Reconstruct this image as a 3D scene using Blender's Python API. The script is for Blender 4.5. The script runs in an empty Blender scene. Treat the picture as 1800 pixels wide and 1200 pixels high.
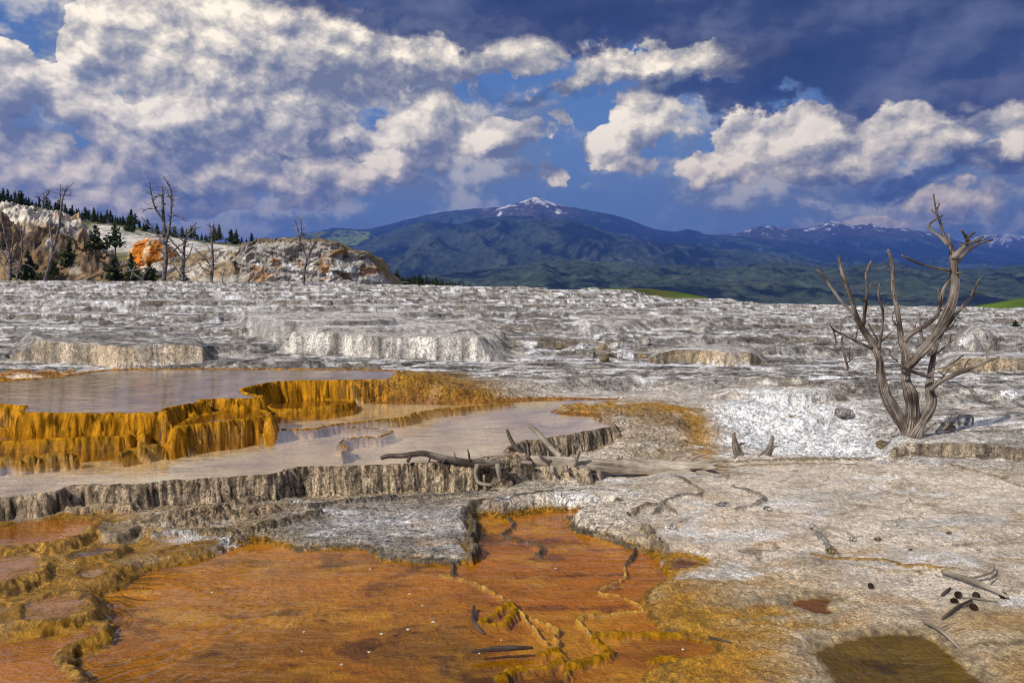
import bpy, math, random
import numpy as np
from mathutils import Vector

# ------------------------------------------------------------------ camera, sky, sun, exposure
SC = bpy.context.scene
COL = SC.collection
HC, F, HZ = 1.9, 1400.0, 520.0          # eye height (m), focal length and horizon row of the photograph

cam_data = bpy.data.cameras.new('camera')
cam_data.sensor_width = 36.0
cam_data.lens = 36.0 * F / 1800.0
cam_data.shift_y = -(600.0 - HZ) / 1800.0
cam_data.clip_start = 0.05
cam_data.clip_end = 60000.0
cam = bpy.data.objects.new('camera', cam_data)
cam.location = (0, 0, HC)
cam.rotation_euler = (math.pi / 2, 0, 0)
COL.objects.link(cam)
SC.camera = cam

SUN_EL = math.radians(37)
SUN_AZ = math.radians(-137)             # clockwise from the viewing direction: left and a little behind
sun_vec = Vector((math.sin(SUN_AZ) * math.cos(SUN_EL), math.cos(SUN_AZ) * math.cos(SUN_EL), math.sin(SUN_EL)))
sun_data = bpy.data.lights.new('sun', 'SUN')
sun_data.energy = 4.6
sun_data.angle = math.radians(0.8)
sun_data.color = (1.0, 0.93, 0.82)
sun = bpy.data.objects.new('sun', sun_data)
sun.rotation_euler = (-sun_vec).to_track_quat('-Z', 'Y').to_euler()
COL.objects.link(sun)

SC.view_settings.view_transform = 'Standard'
SC.view_settings.look = 'None'
SC.view_settings.exposure = 0.2
SC.view_settings.gamma = 1.0
SC.cycles.use_denoising = True
SC.cycles.denoising_prefilter = 'ACCURATE'
SC.cycles.filter_width = 1.0
SC.cycles.max_bounces = 6
SC.cycles.diffuse_bounces = 2
SC.cycles.glossy_bounces = 3
SC.cycles.transparent_max_bounces = 12
SC.cycles.volume_bounces = 0
SC.cycles.caustics_reflective = False
SC.cycles.caustics_refractive = False


class NT:
    """small helper for node trees"""
    def __init__(s, tree):
        s.t = tree; s.n = tree.nodes; s.l = tree.links
    def new(s, kind, **kw):
        n = s.n.new(kind)
        for k, v in kw.items(): setattr(n, k, v)
        return n
    def put(s, sock, v):
        if v is None: return
        if hasattr(v, 'is_output') or isinstance(v, bpy.types.NodeSocket): s.l.new(v, sock)
        else: sock.default_value = v
    def math(s, op, a, b=None, c=None, clamp=False):
        n = s.new('ShaderNodeMath', operation=op); n.use_clamp = clamp
        for i, v in enumerate((a, b, c)): s.put(n.inputs[i], v)
        return n.outputs[0]
    def vmath(s, op, a, b=None, scale=None):
        n = s.new('ShaderNodeVectorMath', operation=op)
        s.put(n.inputs[0], a); s.put(n.inputs[1], b)
        if scale is not None: s.put(n.inputs[3], scale)
        return n.outputs['Value'] if op in ('LENGTH', 'DOT_PRODUCT', 'DISTANCE') else n.outputs[0]
    def comb(s, x, y, z=0.0):
        n = s.new('ShaderNodeCombineXYZ')
        for i, v in enumerate((x, y, z)): s.put(n.inputs[i], v)
        return n.outputs[0]
    def noise(s, vec, scale, detail=4.0, rough=0.5, dist=0.0, lac=2.0, color=False, ntype='FBM', dim='3D'):
        n = s.new('ShaderNodeTexNoise'); n.noise_dimensions = dim; n.noise_type = ntype
        s.put(n.inputs['Vector'], vec)
        n.inputs['Scale'].default_value = scale; n.inputs['Detail'].default_value = detail
        n.inputs['Roughness'].default_value = rough; n.inputs['Distortion'].default_value = dist
        n.inputs['Lacunarity'].default_value = lac
        return n.outputs['Color' if color else 0]
    def voro(s, vec, scale, detail=0.0, rough=0.5, feature='SMOOTH_F1', smooth=0.6, dim='3D'):
        n = s.new('ShaderNodeTexVoronoi'); n.voronoi_dimensions = dim; n.feature = feature
        s.put(n.inputs['Vector'], vec)
        n.inputs['Scale'].default_value = scale
        if 'Detail' in n.inputs: n.inputs['Detail'].default_value = detail; n.inputs['Roughness'].default_value = rough
        if feature == 'SMOOTH_F1': n.inputs['Smoothness'].default_value = smooth
        return n.outputs['Distance']
    def ss(s, v, a, b, lo=0.0, hi=1.0, kind='SMOOTHSTEP'):
        n = s.new('ShaderNodeMapRange', interpolation_type=kind)
        for i, x in enumerate((v, a, b, lo, hi)): s.put(n.inputs[i], x)
        return n.outputs[0]
    def mix(s, f, a, b, mode='MIX'):
        n = s.new('ShaderNodeMix', data_type='RGBA', blend_type=mode)
        s.put(n.inputs[0], f)
        for i, v in ((6, a), (7, b)):
            s.put(n.inputs[i], (*v, 1.0) if isinstance(v, tuple) and len(v) == 3 else v)
        return n.outputs[2]
    def ramp(s, f, stops):
        n = s.new('ShaderNodeValToRGB'); cr = n.color_ramp
        while len(cr.elements) < len(stops): cr.elements.new(0.5)
        for e, (p, c) in zip(cr.elements, stops):
            e.position = p; e.color = (*c, 1.0)
        s.put(n.inputs[0], f)
        return n.outputs[0]


def build_world():
    w = bpy.data.worlds.new('World'); SC.world = w; w.use_nodes = True
    N = NT(w.node_tree); N.n.clear()
    sky = N.new('ShaderNodeTexSky', sky_type='NISHITA')
    sky.sun_disc = False; sky.sun_elevation = SUN_EL; sky.sun_rotation = SUN_AZ
    sky.altitude = 2000; sky.air_density = 1.0; sky.dust_density = 0.6; sky.ozone_density = 2.5
    tc = N.new('ShaderNodeTexCoord').outputs['Generated']
    sp = N.new('ShaderNodeSeparateXYZ'); N.l.new(tc, sp.inputs[0])
    dx, dy, dz = sp.outputs
    hyp = N.math('SQRT', N.math('ADD', N.math('MULTIPLY', dx, dx), N.math('MULTIPLY', dy, dy)))
    az = N.math('ARCTAN2', dx, dy)
    tt = N.math('DIVIDE', dz, N.math('MAXIMUM', hyp, 0.08))
    uv = N.comb(az, tt, 0.0)

    # billow field: cauliflower lumps on soft turbulence, evaluated at the point and a little towards the sun
    P0 = N.vmath('MULTIPLY', uv, (1.0, 1.25, 1.0))
    wcol = N.noise(P0, 9.0, 6.0, 0.62, color=True, dim='2D')
    wv = N.vmath('SUBTRACT', wcol, (0.5, 0.5, 0.5))
    Q0 = N.vmath('ADD', P0, N.vmath('SCALE', wv, scale=0.030))

    def billow(q):
        a = N.noise(q, 4.6, 9.0, 0.57, dim='2D')
        b = N.voro(q, 13.0, 4.0, 0.60, 'F1', dim='2D')
        return N.math('MULTIPLY_ADD', b, -0.46, a)
    b0 = billow(Q0); b1 = billow(N.vmath('ADD', Q0, (-0.009, 0.015, 0.0)))
    relief = N.math('SUBTRACT', b0, b1)
    relief2 = N.math('SUBTRACT', N.noise(Q0, 8.0, 1.5, 0.5, dim='2D'), N.noise(N.vmath('ADD', Q0, (-0.024, 0.040, 0.0)), 8.0, 1.5, 0.5, dim='2D'))
    soft = N.noise(N.vmath('MULTIPLY', Q0, (1.0, 2.2, 1.0)), 5.0, 5.0, 0.55, dim='2D')
    uw = N.vmath('ADD', uv, N.vmath('SCALE', wv, scale=0.055))
    us = N.vmath('ADD', uv, N.vmath('SCALE', wv, scale=0.13))

    def blobs(vec, lst):
        """union of soft ellipses given by the direction they stand in"""
        tot = None
        for (x, y, rx, ry, wt) in lst:
            a = math.atan((x - 900) / F); t = (HZ - y) / F * math.cos(a)
            sx = F / (rx * math.cos(a) ** 2); sy = F / (ry * math.cos(a))
            n = N.new('ShaderNodeVectorMath', operation='MULTIPLY_ADD')
            N.l.new(vec, n.inputs[0]); n.inputs[1].default_value = (sx, sy, 0.0); n.inputs[2].default_value = (-a * sx, -t * sy, 0.0)
            k = N.math('MULTIPLY_ADD', N.vmath('DOT_PRODUCT', n.outputs[0], n.outputs[0]), -0.62 * wt, 1.18 * wt)
            tot = N.math('MAXIMUM', 0.0 if tot is None else tot, k)
        return tot

    CUM = [(290, 55, 120, 75, 1.0), (430, 55, 150, 85, .95), (580, 95, 140, 90, .9), (128, 72, 26, 42, .85), (175, 68, 36, 20, .7),
           (25, 150, 60, 62, 1.0), (120, 195, 130, 60, .75), (430, 180, 190, 95, 1.0), (640, 130, 80, 66, .95),
           (240, 235, 170, 55, .8), (480, 240, 140, 66, .75), (90, 300, 170, 46, 1.0), (330, 300, 190, 44, .95), (250, 200, 120, 40, .85), (60, 240, 110, 40, .8),
           (555, 305, 95, 48, 1.0), (160, 352, 150, 30, 1.0), (350, 358, 90, 22, .75),
           (740, 105, 130, 58, .95), (920, 88, 150, 46, .9), (1180, 108, 150, 36, 1.0), (1030, 130, 110, 34, .7),
           (735, 232, 90, 52, 1.1), (765, 190, 60, 34, 1.05), (690, 282, 52, 32, 1.1), (860, 238, 120, 30, 1.0),
           (985, 214, 26, 20, .9), (775, 286, 26, 24, .95), (1125, 198, 62, 46, 1.1), (1085, 250, 66, 28, 1.05),
           (1122, 282, 40, 16, .8), (1390, 245, 140, 58, 1.15), (1300, 278, 85, 34, 1.1), (1455, 292, 95, 30, 1.0),
           (1243, 322, 18, 16, .85), (1585, 214, 95, 38, 1.15), (1650, 246, 120, 24, 1.05), (1790, 222, 55, 56, 1.1),
           (1725, 178, 90, 40, .8), (1770, 280, 80, 30, .8), (1540, 386, 66, 12, .8), (960, 300, 60, 22, .55), (1690, 350, 130, 40, .5)]
    DARK = [(1250, -10, 800, 90, 1.2), (1680, 60, 450, 130, 1.25), (1330, 162, 330, 30, .85), (960, 152, 250, 24, .6), (1700, 308, 300, 24, .6),
            (560, 262, 170, 13, .6), (1500, 195, 200, 26, .7), (250, 328, 200, 10, .5), (60, 235, 110, 26, .5), (700, 5, 200, 26, .8)]
    VEIL = [(400, 190, 640, 220, 1.25), (560, 345, 90, 150, .75), (1550, 350, 380, 100, 1.0), (1230, 215, 220, 70, .95), (880, 130, 480, 120, 1.1),
            (1750, 240, 260, 120, 1.1), (120, 330, 480, 90, 1.2), (960, 300, 200, 50, .75), (760, 240, 200, 90, .9)]
    CUM = [(x_, y_, rx_ * (1.15 if x_ < 700 else 1.08), ry_ * (1.18 if x_ < 700 else 1.1), w_ * (1.16 if x_ < 700 else 1.08)) for x_, y_, rx_, ry_, w_ in CUM]
    cum = blobs(uw, CUM)
    cum_up = blobs(N.vmath('ADD', uw, (-0.018, 0.030, 0.0)), CUM)
    form = N.math('SUBTRACT', cum, cum_up)          # bright towards the sun, grey undersides
    dark = blobs(us, DARK)
    veil = blobs(us, VEIL)
    # beyond the part in view the same broken cloud goes on all round
    side = N.ss(N.math('ABSOLUTE', az), 0.56, 0.80)
    high = N.ss(tt, 0.40, 0.60)
    out = N.math('MAXIMUM', side, high)
    big = N.noise(P0, 2.6, 3.0, 0.5, dim='2D')
    cum = N.math('MAXIMUM', cum, N.math('MULTIPLY', out, N.ss(big, 0.40, 0.62)))
    dark = N.math('MAXIMUM', dark, N.math('MULTIPLY', out, N.ss(N.noise(N.vmath('ADD', P0, (7.0, 3.0, 1.0)), 1.8, 3.0, 0.5, dim='2D'), 0.52, 0.72, 0.0, 0.6)))

    # clear sky and the grey-blue rain air low over the land
    clear = N.mix(1.0, sky.outputs[0], (0.46, 0.64, 0.98), 'MULTIPLY')
    low = N.ss(tt, 0.36, 0.10)
    rain = N.ramp(N.ss(tt, 0.0, 0.34, kind='LINEAR'), [(0.0, (2.9, 3.7, 4.9)), (0.35, (1.35, 2.2, 4.0)), (1.0, (0.85, 1.6, 3.6))])
    base = N.mix(N.math('MULTIPLY', low, 0.88), clear, rain)
    # thin veil
    vn = N.math('MULTIPLY', N.math('MINIMUM', veil, 0.92), N.ss(N.math('MULTIPLY_ADD', b0, 0.5, soft), 0.30, 0.62))
    veilcol = N.ramp(N.ss(N.math('MULTIPLY_ADD', relief, 1.2, N.math('MULTIPLY_ADD', relief2, 0.8, soft)), 0.25, 0.80), [(0.0, (1.7, 2.1, 2.8)), (0.45, (3.2, 3.5, 3.9)), (1.0, (6.2, 6.1, 5.7))])
    base = N.mix(vn, base, veilcol)
    # cumulus
    dens = N.math('MULTIPLY_ADD', N.math('SUBTRACT', b0, 0.11), 1.6, cum)
    dens = N.math('MULTIPLY', dens, N.ss(cum, 0.02, 0.25))
    mask = N.ss(dens, 0.30, 0.46)
    lit = N.math('MULTIPLY_ADD', relief, 1.45, 0.51)
    lit = N.math('MULTIPLY_ADD', relief2, 1.0, lit)
    lit = N.math('MULTIPLY_ADD', N.math('MAXIMUM', N.math('MINIMUM', form, 0.35), -0.30), 0.85, lit)
    lit = N.math('MULTIPLY_ADD', N.math('SUBTRACT', b0, 0.22), 0.42, lit)
    ccol = N.ramp(lit, [(0.0, (1.55, 1.75, 2.3)), (0.25, (2.7, 2.85, 3.2)), (0.5, (4.6, 4.6, 4.5)), (0.75, (7.4, 7.1, 6.4)), (1.0, (10.4, 9.9, 8.8))])
    warm = N.ss(tt, 0.22, 0.08, 0.0, 0.75)
    ccol = N.mix(warm, ccol, N.mix(1.0, ccol, (1.04, 0.92, 0.72), 'MULTIPLY'))
    base = N.mix(mask, base, ccol)
    # storm cloud
    dn = N.math('MULTIPLY_ADD', N.math('SUBTRACT', soft, 0.5), 0.9, N.math('MULTIPLY_ADD', N.math('SUBTRACT', b0, 0.26), 0.35, dark))
    dmask = N.ss(dn, 0.30, 0.80, 0.0, 0.97)
    dcol = N.ramp(N.math('MULTIPLY_ADD', relief, 0.35, N.math('MULTIPLY_ADD', relief2, 0.5, soft)), [(0.2, (0.12, 0.17, 0.50)), (0.5, (0.26, 0.34, 0.86)), (0.85, (1.0, 1.2, 2.0))])
    keep = N.math('MULTIPLY', dmask, N.math('SUBTRACT', 1.0, N.math('MULTIPLY', N.math('MULTIPLY', mask, N.ss(cum, 0.95, 1.15)), 0.8)))
    base = N.mix(keep, base, dcol)
    base = N.mix(1.0, base, (1.36, 1.24, 1.02), 'MULTIPLY')
    bg = N.new('ShaderNodeBackground'); N.l.new(base, bg.inputs[0]); bg.inputs[1].default_value = 0.1
    o = N.new('ShaderNodeOutputWorld'); N.l.new(bg.outputs[0], o.inputs[0])
    w.cycles.sampling_method = 'NONE'


build_world()

# ------------------------------------------------------------------ numeric helpers
rng = np.random.default_rng(7)
random.seed(11)
f32 = np.float32


def W(x, y, z):
    """place of a point that stands at height z and is seen at photo position (x, y)"""
    Y = (HC - z) * F / (y - HZ)
    return ((x - 900.0) / F * Y, Y, z)


def WY(x, y, Y):
    return ((x - 900.0) / F * Y, Y, HC + (HZ - y) / F * Y)


def sstep(a, b, v):
    t = np.clip((v - a) / (b - a), 0.0, 1.0)
    return t * t * (3 - 2 * t)


def _hash(ix, iy, seed):
    h = (ix * 374761393 + iy * 668265263 + seed * 1442695041) & 0xFFFFFFFF
    h = ((h ^ (h >> 13)) * 1274126177) & 0xFFFFFFFF
    return h ^ (h >> 16)


_ANG = rng.random(4096) * 2 * math.pi
_GX, _GY = np.cos(_ANG).astype(f32), np.sin(_ANG).astype(f32)


def pnoise(x, y, seed=0):
    """gradient noise, about -1..1"""
    x = np.asarray(x, f32); y = np.asarray(y, f32)
    xf = np.floor(x); yf = np.floor(y)
    ix = xf.astype(np.int64); iy = yf.astype(np.int64)
    fx = x - xf; fy = y - yf
    u = fx * fx * fx * (fx * (fx * 6 - 15) + 10); v = fy * fy * fy * (fy * (fy * 6 - 15) + 10)
    def g(ox, oy):
        k = _hash(ix + ox, iy + oy, seed) & 4095
        return _GX[k] * (fx - ox) + _GY[k] * (fy - oy)
    a = g(0, 0); b = g(1, 0); c = g(0, 1); d = g(1, 1)
    r = a + u * (b - a); s = c + u * (d - c)
    return (r + v * (s - r)) * 1.5


def fbm(x, y, octs=4, seed=0, gain=0.5, lac=2.03):
    t = 0; a = 1.0; n = 0
    for i in range(octs):
        t = t + a * pnoise(x, y, seed + i * 17); n += a
        x = np.asarray(x) * lac + 3.1; y = np.asarray(y) * lac - 1.7; a *= gain
    return t / n


def ridged(x, y, octs=4, seed=0, gain=0.5):
    t = 0; a = 1.0; n = 0
    for i in range(octs):
        t = t + a * (1 - 2 * np.abs(pnoise(x, y, seed + i * 13))); n += a
        x = np.asarray(x) * 2.07 + 5.3; y = np.asarray(y) * 2.07 + 1.9; a *= gain
    return t / n


def chaikin(P, closed=True, it=1):
    P = np.asarray(P, float)
    for _ in range(it):
        Q = np.roll(P, -1, 0) if closed else P[1:]
        A = P if closed else P[:-1]
        R = np.empty((2 * len(A), P.shape[1])); R[0::2] = .78 * A + .22 * Q; R[1::2] = .22 * A + .78 * Q
        P = R if closed else np.vstack([P[:1], R, P[-1:]])
    return P


def densify(P, closed=True, rel=0.012, wig=0.0035, seed=0):
    """subdivide a plan outline to steps that grow with distance and roughen it a little"""
    P = np.asarray(P, float)[:, :2]
    out = []
    n = len(P)
    for i in range(n if closed else n - 1):
        a = P[i]; b = P[(i + 1) % n]
        L = np.hypot(*(b - a)); st = max(.03, rel * np.hypot(*((a + b) / 2)))
        k = max(1, int(L / st))
        for j in range(k): out.append(a + (b - a) * j / k)
    if not closed: out.append(P[-1])
    P = np.array(out); r = np.hypot(P[:, 0], P[:, 1])
    P[:, 0] += wig * r * fbm(P[:, 0] * 5, P[:, 1] * 5, 3, seed + 5)
    P[:, 1] += wig * r * fbm(P[:, 0] * 5, P[:, 1] * 5, 3, seed + 55)
    return P


def seg_dist2(px, py, P, closed):
    best = np.full(px.shape, 1e9, f32)
    inside = np.zeros(px.shape, bool)
    n = len(P)
    for i in range(n if closed else n - 1):
        ax, ay = P[i]; bx, by = P[(i + 1) % n]
        ex, ey = bx - ax, by - ay
        L = ex * ex + ey * ey + 1e-12
        wx = px - f32(ax); wy = py - f32(ay)
        t = np.clip((wx * f32(ex) + wy * f32(ey)) / f32(L), 0, 1)
        dx = wx - t * f32(ex); dy = wy - t * f32(ey)
        np.minimum(best, dx * dx + dy * dy, out=best)
        if closed and ay != by:
            c = (py >= min(ay, by)) & (py < max(ay, by))
            xx = ax + (py - ay) * (ex / ey)
            inside ^= c & (px < xx)
    return best, inside


# ------------------------------------------------------------------ object helpers
def tag(o, label=None, cat=None, group=None, kind=None):
    if label: o['label'] = label
    if cat: o['category'] = cat
    if group: o['group'] = group
    if kind: o['kind'] = kind
    return o


def empty(name, loc=(0, 0, 0)):
    o = bpy.data.objects.new(name, None); o.location = loc; o.empty_display_size = 0.1
    COL.objects.link(o)
    return o


def mesh_np(name, V, Fq, mat, col=None, smooth=True, attrs=None):
    """mesh from numpy arrays; Fq is (n,3) or (n,4)"""
    me = bpy.data.meshes.new(name)
    V = np.ascontiguousarray(V, dtype=f32); Fq = np.ascontiguousarray(Fq, dtype=np.int32)
    k = Fq.shape[1]
    me.vertices.add(len(V)); me.vertices.foreach_set('co', V.ravel())
    me.loops.add(Fq.size); me.loops.foreach_set('vertex_index', Fq.ravel())
    me.polygons.add(len(Fq)); me.polygons.foreach_set('loop_start', np.arange(0, Fq.size, k, dtype=np.int32))
    me.update(calc_edges=True)
    if smooth: me.polygons.foreach_set('use_smooth', np.ones(len(Fq), bool))
    if col is not None:
        a = me.attributes.new('Col', 'FLOAT_COLOR', 'POINT')
        c = np.ones((len(V), 4), f32); c[:, :col.shape[1]] = col
        a.data.foreach_set('color', c.ravel())
    for nm, arr in (attrs or {}).items():
        if arr.ndim == 1: a = me.attributes.new(nm, 'FLOAT', 'POINT'); a.data.foreach_set('value', np.ascontiguousarray(arr, dtype=f32)); continue
        a = me.attributes.new(nm, 'FLOAT_VECTOR', 'POINT'); a.data.foreach_set('vector', np.ascontiguousarray(arr, dtype=f32).ravel())
    if mat: me.materials.append(mat)
    return me


def add(name, me, parent=None, loc=None):
    o = bpy.data.objects.new(name, me)
    COL.objects.link(o)
    if parent is not None: o.parent = parent
    if loc is not None: o.location = loc
    return o


def new_mat(name):
    m = bpy.data.materials.new(name); m.use_nodes = True
    N = NT(m.node_tree); N.n.clear()
    out = N.new('ShaderNodeOutputMaterial')
    return m, N, out


def rock_material(name, fine=42.0, contrast=0.78, bump=1.0, bumpd=0.022, wetgloss=True, coord='Object'):
    """crusty travertine: base colour from the mesh, broken up by pits, grains and stains"""
    m, N, out = new_mat(name)
    col = N.new('ShaderNodeAttribute', attribute_name='Col')
    tc = N.new('ShaderNodeTexCoord').outputs['Object']
    n1 = N.noise(tc, fine, 6.0, 0.74)
    n2 = N.noise(tc, fine * 0.17, 6.0, 0.68)
    n3 = N.noise(N.vmath('MULTIPLY', tc, (1.0, 1.7, 1.0)), fine * 0.03, 5.0, 0.65)
    pit = N.ss(n1, 0.32, 0.50, 1 - contrast, 1.0, 'LINEAR')
    k = N.math('MULTIPLY', pit, N.ss(n1, 0.5, 0.72, 1.0, 1 + contrast * .45, 'LINEAR'))
    k = N.math('MULTIPLY', k, N.ss(n2, 0.3, 0.7, 1 - contrast * .62, 1 + contrast * 0.45, 'LINEAR'))
    k = N.math('MULTIPLY', k, N.ss(n3, 0.3, 0.7, 1 - contrast * .35, 1 + contrast * 0.35, 'LINEAR'))
    g1 = N.noise(tc, fine * 2.1, 1.5, 0.6); g2 = N.noise(N.vmath('MULTIPLY', tc, (1.1, 0.9, 1.0)), fine * 0.52, 2.5, 0.65)
    k = N.math('MULTIPLY', k, N.math('MULTIPLY', N.ss(g1, 0.40, 0.54, 0.50, 1.12), N.ss(g1, 0.56, 0.70, 1.0, 1.30)))
    k = N.math('MULTIPLY', k, N.math('MULTIPLY', N.ss(g2, 0.36, 0.50, 0.45, 1.10), N.ss(g2, 0.56, 0.68, 1.0, 1.25)))
    smoothness = N.new('ShaderNodeAttribute', attribute_name='Smooth').outputs['Fac']
    calm = N.math('MAXIMUM', smoothness, N.ss(col.outputs['Alpha'], 0.70, 0.95, 0.0, 0.80))          # mats under water are smoother than dry crust
    k = N.math('ADD', N.math('MULTIPLY', k, N.math('SUBTRACT', 1.0, calm)), calm)
    c = N.vmath('SCALE', col.outputs['Color'], scale=k)
    b = N.new('ShaderNodeBump'); b.inputs['Strength'].default_value = bump; b.inputs['Distance'].default_value = bumpd
    N.l.new(N.math('MULTIPLY_ADD', g2, 0.9, N.math('MULTIPLY_ADD', n2, 1.6, n1)), b.inputs['Height'])
    p = N.new('ShaderNodeBsdfPrincipled')
    N.l.new(c, p.inputs['Base Color']); N.l.new(b.outputs[0], p.inputs['Normal'])
    wet = col.outputs['Alpha']
    dry = N.ss(wet, 0.70, 0.90)                                      # under water the bed has no sheen of its own
    N.l.new(N.math('MAXIMUM', N.ss(wet, 0.0, 0.7, 0.92, 0.42, 'LINEAR'), dry), p.inputs['Roughness'])
    N.l.new(N.math('MULTIPLY', N.ss(wet, 0.0, 0.7, 0.12, 0.30, 'LINEAR'), N.math('SUBTRACT', 1.0, dry)), p.inputs['Specular IOR Level'])
    N.l.new(p.outputs[0], out.inputs[0])
    return m


def water_material(name, tint=(0.92, 0.80, 0.62), ripple=0.25, scale=9.0, rings=None, ior=1.33, shine=1.0):
    m, N, out = new_mat(name)
    tc = N.new('ShaderNodeTexCoord').outputs['Object']
    sc = N.vmath('MULTIPLY', tc, (0.30, 1.0, 1.0))
    h = N.noise(sc, scale, 3.0, 0.5)
    h = N.math('MULTIPLY_ADD', N.noise(sc, scale * 3.1, 2.0, 0.5), 0.25, h)
    for (cx, cy, fr, amp, rad) in (rings or []):
        q = N.vmath('SUBTRACT', N.vmath('ADD', tc, N.vmath('SCALE', N.noise(tc, 2.5, 2.0, 0.5, color=True), scale=0.45)), (cx, cy, 0.0))
        d = N.vmath('LENGTH', N.vmath('MULTIPLY', q, (1.0, 1.0, 0.0)))
        wv = N.math('MULTIPLY', N.math('SINE', N.math('MULTIPLY', d, fr)), N.math('MULTIPLY', N.ss(d, rad, rad * 0.25, 0.0, amp), N.ss(N.noise(tc, 2.2, 2.0, 0.5), 0.36, 0.62)))
        h = N.math('ADD', h, wv)
    b = N.new('ShaderNodeBump'); b.inputs['Strength'].default_value = ripple; b.inputs['Distance'].default_value = 0.01
    N.l.new(h, b.inputs['Height'])
    f0 = ((ior - 1) / (ior + 1)) ** 2
    inc = N.new('ShaderNodeNewGeometry').outputs['Incoming']
    cs = N.math('ABSOLUTE', N.vmath('DOT_PRODUCT', inc, b.outputs[0]))          # same from above and below the sheet
    fres = N.math('MULTIPLY_ADD', N.math('POWER', N.math('SUBTRACT', 1.0, cs, clamp=True), 5.0), (1 - f0) * shine, f0 * shine)
    tr = N.new('ShaderNodeBsdfTransparent'); tr.inputs[0].default_value = (*tint, 1)
    gl = N.new('ShaderNodeBsdfGlossy'); gl.inputs['Roughness'].default_value = 0.03; N.l.new(b.outputs[0], gl.inputs['Normal'])
    mx = N.new('ShaderNodeMixShader')
    N.l.new(fres, mx.inputs[0]); N.l.new(tr.outputs[0], mx.inputs[1]); N.l.new(gl.outputs[0], mx.inputs[2])
    N.l.new(mx.outputs[0], out.inputs[0])
    return m


# ------------------------------------------------------------------ the terraced ground
WHITE = np.array((.88, .88, .88)); PALE = np.array((.58, .54, .48)); GREY = np.array((.25, .235, .215)); DKGREY = np.array((.115, .10, .085))
TAN = np.array((.44, .33, .20)); PINK = np.array((.76, .65, .52)); ORANGE = np.array((.70, .34, .03)); OCHRE = np.array((.52, .26, .016))
BROWN = np.array((.22, .09, .014)); OLIVE = np.array((.20, .125, .010)); SAND = np.array((.56, .43, .25)); RUST = np.array((.43, .185, .025))

# grid of the sheet: fine where it is seen from near, coarse behind and far away
az_in = np.linspace(-40, 40, 1040)
az_l = -180 + (140) * (1 - np.linspace(1, 0, 46) ** 1.5)[:-1]
az = np.radians(np.concatenate([az_l, az_in, -az_l[::-1]]))
r_rows = np.concatenate([np.linspace(.35, 2.9, 12), np.exp(np.arange(math.log(3.0), math.log(15.8), .00245)),
                         np.exp(np.arange(math.log(15.8), math.log(86), .0058)), np.exp(np.linspace(math.log(86.5), math.log(420), 26))])
NA, NR = len(az), len(r_rows)
AZ, RR = np.meshgrid(az.astype(f32), r_rows.astype(f32))
GXY_X = (RR * np.sin(AZ)).astype(f32); GXY_Y = (RR * np.cos(AZ)).astype(f32)

# known heights: (photo x, photo y, height) near by; rows of (distance, photo y) for the field beyond
CTRL = [(0, 1200, .0), (300, 1150, -.02), (700, 1100, -.02), (1000, 1050, .0), (0, 1320, .0), (900, 1320, 0), (1800, 1300, .04),
        (0, 940, .12), (100, 990, .085), (60, 1050, .05), (250, 965, .05), (0, 912, .165), (200, 905, .13), (-300, 950, .14), (-300, 1100, .05),
        (249, 888, .14), (400, 878, .12), (400, 930, .055), (600, 868, .07), (700, 868, .065), (600, 930, .04), (750, 950, .035), (700, 900, .05), (830, 866, .055),
        (880, 885, .12), (950, 866, .13), (1040, 868, .12), (1100, 870, .13), (1200, 852, .125), (1150, 930, .06), (1300, 900, .10), (1500, 900, .13), (1750, 900, .155),
        (1300, 1000, .045), (1500, 1000, .08), (1750, 1000, .115), (1400, 1100, .045), (1600, 1090, .06), (1780, 1100, .09), (1780, 1190, .06), (1300, 1180, .035),
        (2100, 1000, .13), (2100, 850, .2), (1300, 830, .15), (1500, 815, .19), (1780, 822, .22), (1600, 803, .22),
        (1400, 775, .12), (1550, 778, .13), (1300, 740, .22), (1720, 760, .27), (1500, 740, .22), (1400, 720, .3),
        (1100, 838, .06), (1000, 852, .06), (1200, 832, .12), (1100, 800, .1), (1200, 785, .16), (1150, 745, .29), (1260, 785, .15), (1060, 700, .37),
        (1150, 716, .38), (1220, 730, .33), (1245, 770, .2), (850, 682, .47), (750, 674, .56), (950, 697, .40), (1100, 692, .40), (1300, 700, .36), (1500, 705, .32), (1780, 720, .33),
        (300, 643, .66), (0, 646, .68), (600, 644, .65), (900, 660, .57), (1200, 655, .53), (1500, 655, .50), (1780, 655, .50), (-300, 646, .68), (2100, 655, .5), (2100, 730, .33)]
FIELD = {14.8: [(-300, 640), (0, 638), (500, 636), (900, 646), (1300, 645), (1800, 645), (2200, 645)],
         20: [(-300, 602), (0, 600), (500, 606), (900, 606), (1300, 606), (1800, 606), (2200, 606)],
         28: [(-300, 558), (0, 556), (450, 560), (900, 568), (1300, 572), (1800, 574), (2200, 574)],
         40: [(-300, 524), (0, 524), (450, 528), (900, 538), (1300, 552), (1800, 556), (2200, 556)],
         56: [(-300, 503), (0, 503), (450, 506), (850, 516), (1300, 541), (1800, 546), (2200, 546)],
         70: [(-300, 493), (0, 492), (450, 495), (850, 503), (1050, 509), (1300, 534), (1800, 542), (2200, 542)],
         84: [(-300, 492), (0, 492), (450, 496), (850, 508), (1050, 516), (1300, 540), (1800, 548), (2200, 548)],
         140: [(-300, 500), (300, 505), (850, 560), (1300, 610), (1800, 620), (2200, 620)],
         420: [(-300, 640), (300, 640), (850, 640), (1300, 640), (1800, 640), (2200, 640)]}
cp = [W(*c) for c in CTRL]
for Yd, row in FIELD.items():
    xs = [p[0] for p in row]; ys = [p[1] for p in row]
    for x in np.arange(-400, 2301, 180): cp.append(WY(x, np.interp(x, xs, ys), Yd))
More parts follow.
